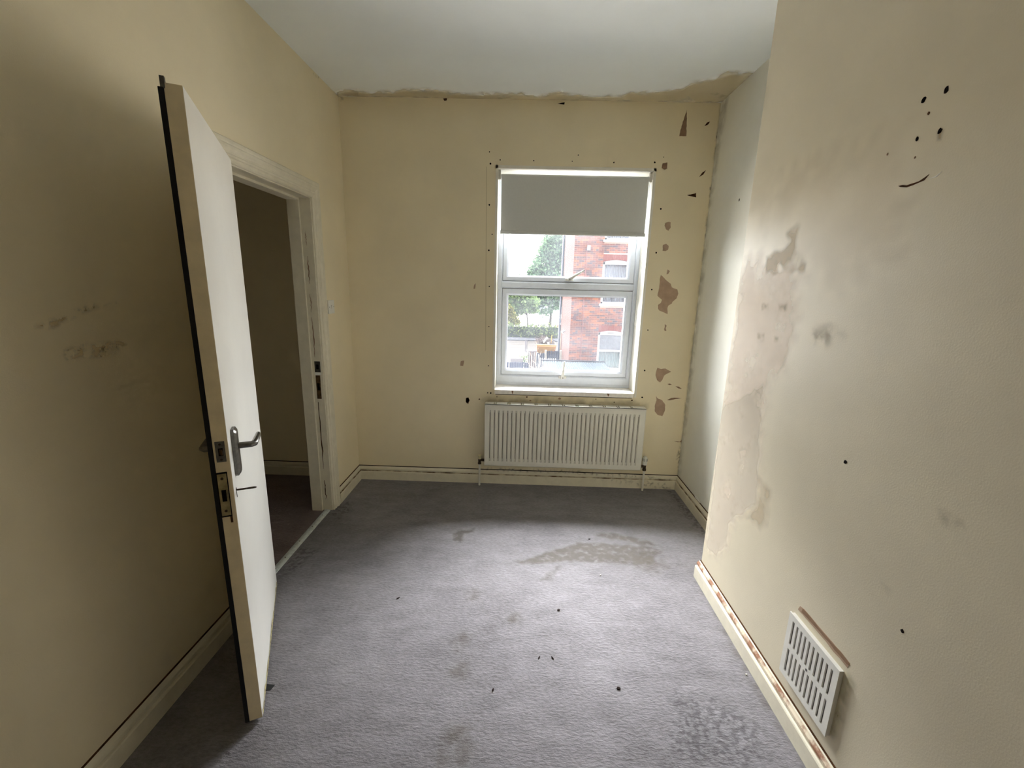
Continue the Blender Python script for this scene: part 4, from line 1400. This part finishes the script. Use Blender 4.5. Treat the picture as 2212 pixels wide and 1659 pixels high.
WFR = mat('white_window_frame', (186, 188, 192), 0.4, var=0.03)
CURT = mat('net_curtain', (150, 160, 168), 0.9, var=0.12, scale=14)
FROST = mat('frosted_film', (122, 150, 150), 0.6, var=0.08, scale=5)
PGL = glass_mat('opposite_glass', 0.05)
for wi, (za, zb2) in enumerate(wins):
    wo = empty('window', ((WLX0 + WLX1) / 2, FYB, za))
    wo.parent = house
    wo.matrix_parent_inverse = house.matrix_basis.inverted()
    sl = 0.10 if wi != 2 else 0.1
    y_ = FYB + 0.05
    mb = MB()
    n = 12
    # segmental head: frame top follows a shallow arch
    rise = 0.09
    arc = [(WLX0 + (WLX1 - WLX0) * i / n, zb2 - rise + rise * (1 - (2 * i / n - 1) ** 2)) for i in range(n + 1)]
    mb.prism([(x, y_, z) for x, z in arc] + [(WLX1, y_, zb2 - rise - 0.10), (WLX0, y_, zb2 - rise - 0.10)], (0, 0.06, 0))
    mb.box(WLX0, WLX0 + 0.085, y_, y_ + 0.06, za + sl, zb2 - rise)
    mb.box(WLX1 - 0.085, WLX1, y_, y_ + 0.06, za + sl, zb2 - rise)
    mb.box(WLX0, WLX1, y_, y_ + 0.06, za + sl, za + sl + 0.08)
    zm = (za + zb2) / 2 + (0.04 if wi != 2 else 0.03)
    mb.box(WLX0 + 0.08, WLX1 - 0.08, y_ - 0.01, y_ + 0.05, zm - 0.04, zm + 0.04)
    mb.build('frame', WFR, wo)
    MB().box(WLX0 - 0.06, WLX1 + 0.06, FYB - 0.06, FYB + 0.1, za, za + sl).build('sill', WFR, wo, bevel=0.01)
    MB().box(WLX0 + 0.08, WLX1 - 0.08, y_ + 0.03, y_ + 0.035, zm, zb2 - rise - 0.08).build('pane', PGL, wo)
    MB().box(WLX0 + 0.08, WLX1 - 0.08, y_ + 0.03, y_ + 0.035, za + sl + 0.05, zm).build('pane', PGL, wo)
    mb = MB()
    nn = 56
    for (zc0, zc1) in ((za + sl, zb2 - 0.05),):
        top_ = [(WLX0 + (WLX1 - WLX0) * i / nn, y_ + 0.12 + 0.015 * math.sin(i * 1.9), zc1) for i in range(nn + 1)]
        bot_ = [(x, yy, zc0) for x, yy, _ in top_]
        mb.add(top_ + bot_, [(i, i + 1, nn + 2 + i, nn + 1 + i) for i in range(nn)])
    mb.build('net_curtain', CURT if wi != 2 else FROST, wo)
    if wi == 1:
        MB().box(5.08, 5.10, y_ + 0.09, y_ + 0.10, za, zm).build('curtain_edge', mat('curtain_gap', (86, 92, 98), 0.9), wo)
    if wi == 2:
        MB().box(WLX0 + 0.08, WLX1 - 0.08, y_ + 0.07, y_ + 0.08, zm, zb2 - 0.1).build('net_curtain', CURT, wo)
        MB().box(4.98, 5.30, y_ + 0.0, y_ + 0.02, zb2 - 0.115, zb2 - 0.09).build('trickle_vent', mat('grey_vent', (120, 122, 126), 0.6), wo)
    # soldier arch
    if zb2 < 5:
        mb = MB()
        ns = 15
        for i in range(ns):
            t0_, t1_ = i / ns, (i + 1) / ns
            xa_, xb_ = WLX0 - 0.01 + (WLX1 - WLX0 + 0.02) * t0_ + 0.004, WLX0 - 0.01 + (WLX1 - WLX0 + 0.02) * t1_ - 0.004
            zr = zb2 - rise + rise * (1 - (t0_ + t1_ - 1) ** 2)
            mb.box(xa_, xb_, FYB - 0.006, FYB + 0.05, zr + 0.006, zb2 + 0.225)
        mb.build('soldier_arch', mat('red_arch_brick', (116, 60, 52), 0.9, var=0.12, scale=5), house)
REDP = mat('red_pipe', (112, 52, 48), 0.6)
PIPES = []
x_, = (3.86,)
MB().tube([(x_, FYB - 0.03, -4.0), (x_, FYB - 0.03, 2.98), (x_ + 0.02, FYB - 0.03, 3.35)], 0.014, 8).build('cable', REDP, house)
MB().tube([(x_, FYB - 0.03, 3.0), (4.55, FYB - 0.03, 3.02)], 0.012, 8).build('cable', REDP, house)
MB().box(x_ + 0.0, x_ + 0.15, FYB - 0.09, FYB, 3.03, 3.24).build('junction_box', mat('grey_box', (110, 108, 110), 0.6), house, bevel=0.01)
MB().box(3.44, 3.58, FYB - 0.02, FYB + 0.01, 0.12, 0.30).build('air_brick', mat('dark_airbrick', (84, 62, 66), 0.8), house)
MB().tube([(BX - 0.07, 23.7, ZG), (BX - 0.07, 23.7, 7.0)], 0.055, 10).build('drainpipe', mat('dark_pipe', (70, 74, 92), 0.6), house, smooth=True)
MB().tube([(BX - 0.05, 22.6, ZG), (BX - 0.05, 22.6, -0.7)], 0.035, 10).build('drainpipe', mat('tan_pipe', (150, 104, 72), 0.6), house, smooth=True)
lm = MB().tube([(BX, 21.0, -0.52), (BX - 0.10, 21.0, -0.55), (BX - 0.16, 20.98, -0.62)], [0.03, 0.05, 0.06], 10)
lm.build('wall_light', WFR, house, smooth=True)

# ---- corrugated roof of the outhouse below
shed = empty('outhouse', (3.3, 16.2, ZG))
tag(shed, 'outhouse with pale corrugated metal roof below the brick house', 'outhouse')
mb = MB()
RX0, RX1, RY0, RY1 = 2.09, 4.53, 14.0, 17.0
npx = int((RX1 - RX0) / 0.068) * 6
top_ = []
for j in range(2):
    yy, zz_ = (RY0, -1.42) if j == 0 else (RY1, -1.345)
    for i in range(npx + 1):
        x = RX0 + (RX1 - RX0) * i / npx
        top_.append((x, yy, zz_ + 0.017 * math.sin(2 * math.pi * i / 6)))
mb.add(top_, [(i, i + 1, npx + 2 + i, npx + 1 + i) for i in range(npx)])
cr = mb.build('corrugated_sheet', mat('galvanised_sheet', (74, 82, 88), 0.85, var=0.1, scale=3), shed, smooth=True)
MB().box(RX0 - 0.03, RX1 + 0.03, RY1 - 0.06, RY1 + 0.06, -1.335, -1.295).build('ridge_flashing', mat('lead_flashing', (44, 46, 52), 0.85), shed, bevel=0.008)
MB().box(RX0 + 0.08, RX1 - 0.08, RY0 + 0.1, RY1, ZG, -1.46).build('wall', MORT, shed)

# ---- fences
FBL = mat('dark_blue_fence', (52, 58, 78), 0.8, var=0.15, scale=6)
FPO = mat('white_post', (160, 158, 150), 0.7, var=0.08, scale=8)
FWD = mat('weathered_fence', (104, 88, 86), 0.9, var=0.15, scale=6)


def fence(name, x0, x1, y, ztop, zbot, n, mt_, posts, label, group=None):
    o = empty(name, ((x0 + x1) / 2, y, zbot))
    tag(o, label, 'fence', group)
    wbd = (x1 - x0) / n
    for i in range(n):
        b = MB()
        b.box(x0 + i * wbd + 0.006, x0 + (i + 1) * wbd - 0.006, y + (0.01 if i % 2 else 0), y + 0.02 + (0.01 if i % 2 else 0), zbot, ztop + RND.uniform(-0.02, 0.02))
        b.build('board', mt_, o)
    for px_, hgt in posts:
        MB().box(px_ - 0.05, px_ + 0.05, y - 0.06, y + 0.02, zbot, hgt).build('post', FPO, o, bevel=0.008)
    return o


fence('yard_gate', 2.55, 3.21, 22.0, -1.68, ZG, 7, FBL, ((2.50, -1.63), (3.26, -1.62)), 'dark blue boarded gate between two white posts')
fence('yard_fence', 2.03, 2.44, 22.0, -1.80, ZG, 4, FBL, (), 'dark blue fence panel left of the white posts')
fence('yard_fence', 1.56, 2.02, 21.6, -1.66, ZG, 4, FWD, ((1.58, -1.60),), 'weathered brown fence panel by the two thin poles')
fence('yard_fence', 0.35, 1.62, 20.0, -1.96, ZG, 11, FBL, (), 'low dark blue fence at the bottom left of the view')
tag(MB().box(0.75, 1.35, 20.3, 20.6, ZG, -1.83).build('brick_pier', mat('pier_grey', (122, 116, 116), 0.9), bevel=0.01), 'grey coping block behind the low dark fence', 'wall')
for k, x in enumerate((1.452, 1.53)):
    tag(MB().tube([(x, 22.2, ZG), (x, 22.2, -1.12 - 0.02 * k)], 0.022, 8).build('pole', mat('thin_pole', (80, 76, 84), 0.7), smooth=True),
        'thin dark pole above the fence, %s of two' % ('left' if k == 0 else 'right'), 'pole', 'two thin poles')

# dead shrub
shrub = empty('dead_shrub', (2.05, 18.6, ZG))
tag(shrub, 'bare pale branches of a dead shrub behind the corrugated roof', 'shrub')
TW = mat('bare_twig', (170, 150, 136), 0.9)
RS = random.Random(3)
root = Vector((1.98, 18.4, -2.4))
MB().tube([(1.98, 18.4, ZG), root], 0.03, 6).build('stem', TW, shrub)
for tip in ((1.30, -1.35), (1.62, -1.18), (1.86, -1.16), (2.12, -1.22), (2.35, -1.40), (1.05, -1.95), (2.30, -1.75), (1.70, -1.60)):
    e_ = Vector((tip[0], 18.4 + RS.uniform(-.5, .5), tip[1]))
    mid_ = root.lerp(e_, .5) + Vector((RS.uniform(-.12, .12), 0, RS.uniform(.02, .16)))
    MB().tube([root, root.lerp(mid_, .5) + Vector((0, 0, .03)), mid_, mid_.lerp(e_, .5) + Vector((RS.uniform(-.05, .05), 0, .03)), e_], [0.018, 0.016, 0.013, 0.010, 0.005], 5).build('branch', TW, shrub)


# ---- foliage
def leaves(name, mt_, blobs, count, size, seed, parent):
    rng = np.random.RandomState(seed)
    wts = np.array([b[3] * b[4] * b[5] for b in blobs]); wts = wts / wts.sum()
    pick = rng.choice(len(blobs), count, p=wts)
    v = rng.normal(size=(count, 3)); v /= np.linalg.norm(v, axis=1)[:, None]
    rr = rng.uniform(0.25, 1.0, count) ** 0.6
    bl = np.array([b[:6] for b in blobs])[pick]
    c_ = bl[:, :3] + v * rr[:, None] * bl[:, 3:6] + rng.normal(size=(count, 3)) * bl[:, 3:6] * 0.13
    a_ = rng.normal(size=(count, 3)); a_ /= np.linalg.norm(a_, axis=1)[:, None]
    b_ = np.cross(a_, rng.normal(size=(count, 3))); b_ /= np.linalg.norm(b_, axis=1)[:, None]
    s_ = rng.uniform(0.6, 1.25, count)[:, None] * size
    V = np.stack([c_ - a_ * s_, c_ + b_ * s_ * .55, c_ + a_ * s_, c_ - b_ * s_ * .55], 1).reshape(-1, 3)
    F = np.arange(count * 4).reshape(-1, 4)
    me = bpy.data.meshes.new(name)
    me.from_pydata(V.tolist(), [], F.tolist())
    me.materials.append(mt_)
    return link(name, me, parent)


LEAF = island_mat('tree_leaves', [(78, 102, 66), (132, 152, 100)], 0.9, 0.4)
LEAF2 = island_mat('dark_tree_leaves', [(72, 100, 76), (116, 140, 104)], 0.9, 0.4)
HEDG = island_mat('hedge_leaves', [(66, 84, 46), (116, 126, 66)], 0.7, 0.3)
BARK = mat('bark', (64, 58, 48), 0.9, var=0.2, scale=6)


def tree(base, trunk_top, blobs, count, size, seed, mt_, label, rad_=0.22):
    o = empty('tree', base)
    tag(o, label, 'tree', 'trees beyond the hedge')
    b0 = Vector(base); t0_ = Vector(trunk_top)
    MB().tube([b0, b0.lerp(t0_, .5) + Vector((0.08, 0, 0)), t0_], [rad_, rad_ * .8, rad_ * .6], 10).build('trunk', BARK, o, smooth=True)
    for b in blobs[:7]:
        e_ = Vector(b[:3])
        MB().tube([t0_ - Vector((0, 0, .3)), t0_.lerp(e_, .5) + Vector((0, 0, .3)), e_], [rad_ * .45, rad_ * .3, rad_ * .12], 6).build('branch', BARK, o)
    f_ = leaves('foliage', mt_, blobs, count, size, seed, o)
    f_['kind'] = 'stuff'
    return o


tree((5.0, 59.0, ZG), (5.0, 59.0, -1.0),
     [(5.2, 59.0, 6.0, 2.0, 2, 2.0), (4.0, 59.0, 4.2, 1.7, 2, 1.7), (6.0, 59.4, 3.0, 2.4, 2.2, 2.2), (3.2, 58.8, 2.6, 1.5, 1.8, 1.4), (2.0, 59.0, 2.2, 1.3, 1.5, 0.8), (4.6, 58.5, 1.0, 2.0, 1.8, 1.3),
      (2.6, 59.0, 0.8, 1.7, 1.6, 1.0), (6.4, 59.0, -0.4, 1.4, 1.4, 0.9), (3.4, 58.6, -0.4, 1.6, 1.3, 0.8), (1.2, 59.0, 1.6, 0.8, 1, 0.5), (3.0, 58.6, -1.5, 1.2, 1.0, 0.5), (4.4, 58.6, -1.8, 1.0, 1.0, 0.5), (5.4, 58.5, -0.9, 1.0, 1.0, 0.6), (5.5, 59.0, 7.8, 1.7, 1.7, 1.5), (4.2, 59.0, 6.0, 1.1, 1.4, 1.0), (0.6, 59.0, 2.5, 0.9, 1.0, 0.6), (2.6, 59.0, 3.6, 1.0, 1.2, 0.8), (6.6, 59.0, 5.6, 1.8, 1.8, 1.8)],
     17000, 0.22, 1, LEAF2, 'tall full green tree beside the brick house')
tree((1.9, 53.0, ZG), (1.8, 53.0, -1.6),
     [(0.9, 53.0, 0.6, 1.5, 1.4, 1.0), (-0.4, 53.0, 0.3, 1.3, 1.4, 0.9), (2.0, 53.0, -0.3, 1.2, 1.3, 0.8), (0.2, 53.0, -0.8, 1.2, 1.2, 0.7), (-1.4, 53.2, -0.3, 1.0, 1.3, 1.0), (1.3, 52.8, -1.1, 0.9, 1, 0.5), (0.6, 52.9, -1.6, 0.9, 0.8, 0.5), (2.5, 53.0, -1.3, 0.8, 0.8, 0.4)],
     6500, 0.19, 2, LEAF, 'lower light green tree left of the tall tree', 0.12)
tree((-0.6, 50.55, ZG), (-0.6, 50.55, -2.2),
     [(-0.5, 50.55, -1.4, 0.8, 0.25, 0.8), (-0.1, 50.55, -2.3, 0.9, 0.25, 0.7), (-1.0, 50.55, -2.2, 0.8, 0.25, 0.8), (0.5, 50.55, -2.5, 0.6, 0.25, 0.5)],
     2200, 0.16, 5, island_mat('yellowing_leaves', [(96, 104, 44), (140, 132, 66)], 0.7, 0.3), 'small yellowing tree at the left edge of the pane', 0.08)
hedge = empty('hedge', (3, 49.4, ZG))
tag(hedge, 'long green hedge along the far pavement', 'hedge')
hb_ = [(x, 49.1 + RND.uniform(-.1, .1), ZG + 0.75 + RND.uniform(-.05, .1), 0.75, 0.5, 0.85 + RND.uniform(-.1, .1)) for x in np.arange(-6, 13, 0.7)]
f_ = leaves('foliage', HEDG, hb_, 9000, 0.13, 4, hedge)
f_['kind'] = 'stuff'
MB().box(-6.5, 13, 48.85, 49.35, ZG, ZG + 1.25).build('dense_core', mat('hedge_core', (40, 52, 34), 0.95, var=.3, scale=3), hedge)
bush = empty('bush', (1.25, 20.9, ZG))
tag(bush, 'small bright green bush above the low dark fence', 'bush')
f_ = leaves('foliage', LEAF, [(1.30, 20.9, -1.98, 0.22, .2, .18), (1.42, 20.9, -1.82, 0.14, .15, .14), (1.2, 20.9, -2.6, .25, .2, .6)], 500, 0.06, 6, bush)
f_['kind'] = 'stuff'
MB().tube([(1.25, 20.9, ZG), (1.28, 20.9, -2.0)], 0.02, 6).build('stem', BARK, bush)

# ---- yellow skip full of rubbish
skip = empty('skip', (3.3, 36.8, ZG))
tag(skip, 'yellow skip heaped with garden waste on the pavement', 'skip')
YEL = mat('yellow_skip_paint', (150, 106, 36), 0.6, var=0.12, scale=4)
mb = MB()
zr, zb_ = -3.20, ZG + 0.16
sx0, sx1, sy0, sy1 = 2.52, 4.16, 36.0, 38.4
lo = [(sx0 + .10, sy0 + .55, zb_), (sx1 - .10, sy0 + .55, zb_), (sx1 - .10, sy1 - .55, zb_), (sx0 + .10, sy1 - .55, zb_)]
up_ = [(sx0, sy0, zr), (sx1, sy0, zr), (sx1, sy1, zr), (sx0, sy1, zr)]
inn = [(sx0 + .05, sy0 + .05, zr), (sx1 - .05, sy0 + .05, zr), (sx1 - .05, sy1 - .05, zr), (sx0 + .05, sy1 - .05, zr)]
inl = [(x, y, zr - 0.15) for x, y, z in inn]
mb.add(lo + up_ + inn + inl, [(3, 2, 1, 0)] + [(i, (i + 1) % 4, 4 + (i + 1) % 4, 4 + i) for i in range(4)] + [(4 + i, 4 + (i + 1) % 4, 8 + (i + 1) % 4, 8 + i) for i in range(4)]
       + [(8 + i, 8 + (i + 1) % 4, 12 + (i + 1) % 4, 12 + i) for i in range(4)] + [(12, 13, 14, 15)])
mb.build('container', YEL, skip)
MB().box(sx0 - .04, sx1 + .04, sy0 - .04, sy0 + .03, zr - .02, zr + .04).build('rim', mat('skip_rim', (186, 144, 60), 0.6), skip, bevel=.01)
for x in (sx0 + .14, sx1 - .14):
    for k in range(3):
        xx, z = x - .06, zr - .30 - k * .13
        yy = sy0 - .004 + .55 * (zr - z) / (zr - zb_)
        y2 = sy0 - .004 + .55 * (zr - (z + .1)) / (zr - zb_)
        MB().prism([(xx, yy - .006, z), (xx + .06, yy - .006, z), (xx + .13, y2 - .006, z + .1), (xx + .07, y2 - .006, z + .1)], (0, .004, 0)).build(
            'warning_stripe', mat('orange_stripe', (176, 82, 40), .6) if k % 2 == 0 else mat('pale_stripe', (190, 170, 110), .6), skip)
rub = empty('rubbish_heap', (3.3, 37, zr - .1))
tag(rub, 'heap of dark twigs and rubbish in the yellow skip', 'rubbish')
mb = MB()
RS = random.Random(11)
grid = [[None] * 13 for _ in range(9)]
for j in range(9):
    for i in range(13):
        u, v = i / 12, j / 8
        hgt = 0.55 * (math.sin(math.pi * u) ** .6) * (math.sin(math.pi * v) ** .6) + RS.uniform(-.05, .08)
        grid[j][i] = len(mb.v)
        mb.v.append((sx0 + .07 + (sx1 - sx0 - .14) * u, sy0 + .07 + (sy1 - sy0 - .14) * v, zr - .10 + max(0, hgt)))
for j in range(8):
    for i in range(12):
        mb.f.append((grid[j][i], grid[j][i + 1], grid[j + 1][i + 1], grid[j + 1][i])); mb.mi.append(0)
mb.build('waste', mat('garden_waste', (70, 62, 58), 0.95, var=.35, scale=5), rub)
mb = MB()
for i in range(160):
    p_ = Vector((RS.uniform(sx0 - .05, sx1 - .2), RS.uniform(sy0, sy1), zr + RS.uniform(.05, .5)))
    if p_.x > 3.5:
        p_.z = zr + RS.uniform(.02, .3)
    d_ = Vector((RS.uniform(-1, 1), RS.uniform(-.6, .6), RS.uniform(-.2, .8))).normalized() * RS.uniform(.12, .36)
    mb.tube([p_ - d_, p_, p_ + d_], [.014, .012, .004], 4)
t_ = mb.build('twigs', mat('dark_twigs', (84, 70, 66), .95), rub)
t_['kind'] = 'stuff'
bagv = MB()
bagv.tube([(3.10, 36.05, -3.02), (3.16, 36.02, -2.86), (3.26, 36.0, -2.70), (3.40, 36.05, -2.62)], [.05, .09, .07, .10], 8)
tag(bagv.build('plastic_bag', mat('white_bag', (170, 170, 170), .5), smooth=True), 'white plastic bag on top of the skip heap', 'bag')
tag(MB().box(3.42, 3.56, 36.04, 36.2, zr - .02, zr + .2).build('carton', mat('white_carton', (166, 160, 156), .7), bevel=.01), 'small white carton at the skip rim', 'box')
tag(MB().tube([(3.72, 36.3, zr), (3.76, 36.3, -2.42)], .035, 6).build('timber_offcut', mat('yellow_timber', (170, 130, 66), .8)), 'yellow timber offcut standing in the skip', 'timber')

# ---- vehicles and a pale building past the hedge
wcar = empty('car', (4.4, 66, ZG))
tag(wcar, 'white car parked beyond the hedge under the tall tree', 'car')
mb = MB()
mb.prism([(3.6, 64.0, ZG + .3), (3.6, 63.9, ZG + .78), (3.6, 64.9, ZG + .92), (3.6, 65.6, ZG + 1.45), (3.6, 67.4, ZG + 1.45), (3.6, 68.1, ZG + .9), (3.6, 68.2, ZG + .3)], (1.75, 0, 0))
mb.build('body', mat('white_car_paint', (176, 178, 182), .4), wcar, bevel=.05)
MB().prism([(3.72, 64.94, ZG + .95), (5.23, 64.94, ZG + .95), (5.13, 65.54, ZG + 1.40), (3.82, 65.54, ZG + 1.40)], (0, -.03, .02)).build('windscreen', mat('white_car_glass', (120, 128, 138), .3), wcar)
for x in (3.6, 5.2):
    MB().tube([(x, 64.7, ZG + .32), (x + .15, 64.7, ZG + .32)], .31, 14).build('wheel', SEAL, wcar)
car = empty('car', (7.2, 60, ZG))
tag(car, 'red car parked beside the white car beyond the hedge', 'car')
mb = MB()
mb.prism([(6.0, 59.5, ZG + .3), (6.0, 59.4, ZG + .75), (6.0, 60.3, ZG + .9), (6.0, 60.9, ZG + 1.4), (6.0, 62.4, ZG + 1.4), (6.0, 63.2, ZG + .9), (6.0, 63.3, ZG + .3)], (1.7, 0, 0))
mb.build('body', mat('red_car_paint', (150, 50, 56), .35), car, bevel=.05)
MB().prism([(6.12, 60.34, ZG + .93), (7.58, 60.34, ZG + .93), (7.5, 60.84, ZG + 1.36), (6.2, 60.84, ZG + 1.36)], (0, -.03, .02)).build('windscreen', mat('car_glass', (80, 100, 130), .2), car)
for x in (6.0, 7.55):
    MB().tube([(x, 60.1, ZG + .32), (x + .15, 60.1, ZG + .32)], .31, 14).build('wheel', SEAL, car)
bld = empty('white_building', (2, 96, ZG))
tag(bld, 'long pale low building far beyond the trees', 'building')
MB().box(-14, 22, 95, 104, ZG, ZG + 3.4).build('wall', mat('pale_render', (170, 172, 178), .9), bld)
MB().prism([(-14.4, 94.6, ZG + 3.4), (-14.4, 104.4, ZG + 3.4), (-14.4, 99.5, ZG + 4.6)], (36.8, 0, 0)).build('roof', mat('pale_roof', (150, 154, 162), .8), bld)
for i in range(12):
    MB().box(-12.6 + i * 2.9, -11.2 + i * 2.9, 94.97, 95.02, ZG + 1.1, ZG + 2.5).build('window', mat('far_glass', (96, 106, 118), .2), bld)

# ---- daylight sampling guides in the window openings (portals, they emit nothing themselves)
for nm, loc, rx, sx_, sy_ in (('window_portal', ((WX0 + WX1) / 2, D + T + 0.12, (WZ0 + WZ1) / 2), -90, WX1 - WX0, WZ1 - WZ0),):
    ld = bpy.data.lights.new(nm, 'AREA')
    ld.shape = 'RECTANGLE'
    ld.size, ld.size_y = sx_, sy_
    ld.cycles.is_portal = True
    lo_ = bpy.data.objects.new(nm, ld)
    lo_.location = loc
    lo_.rotation_euler = (math.radians(rx), 0, 0)
    COL.objects.link(lo_)
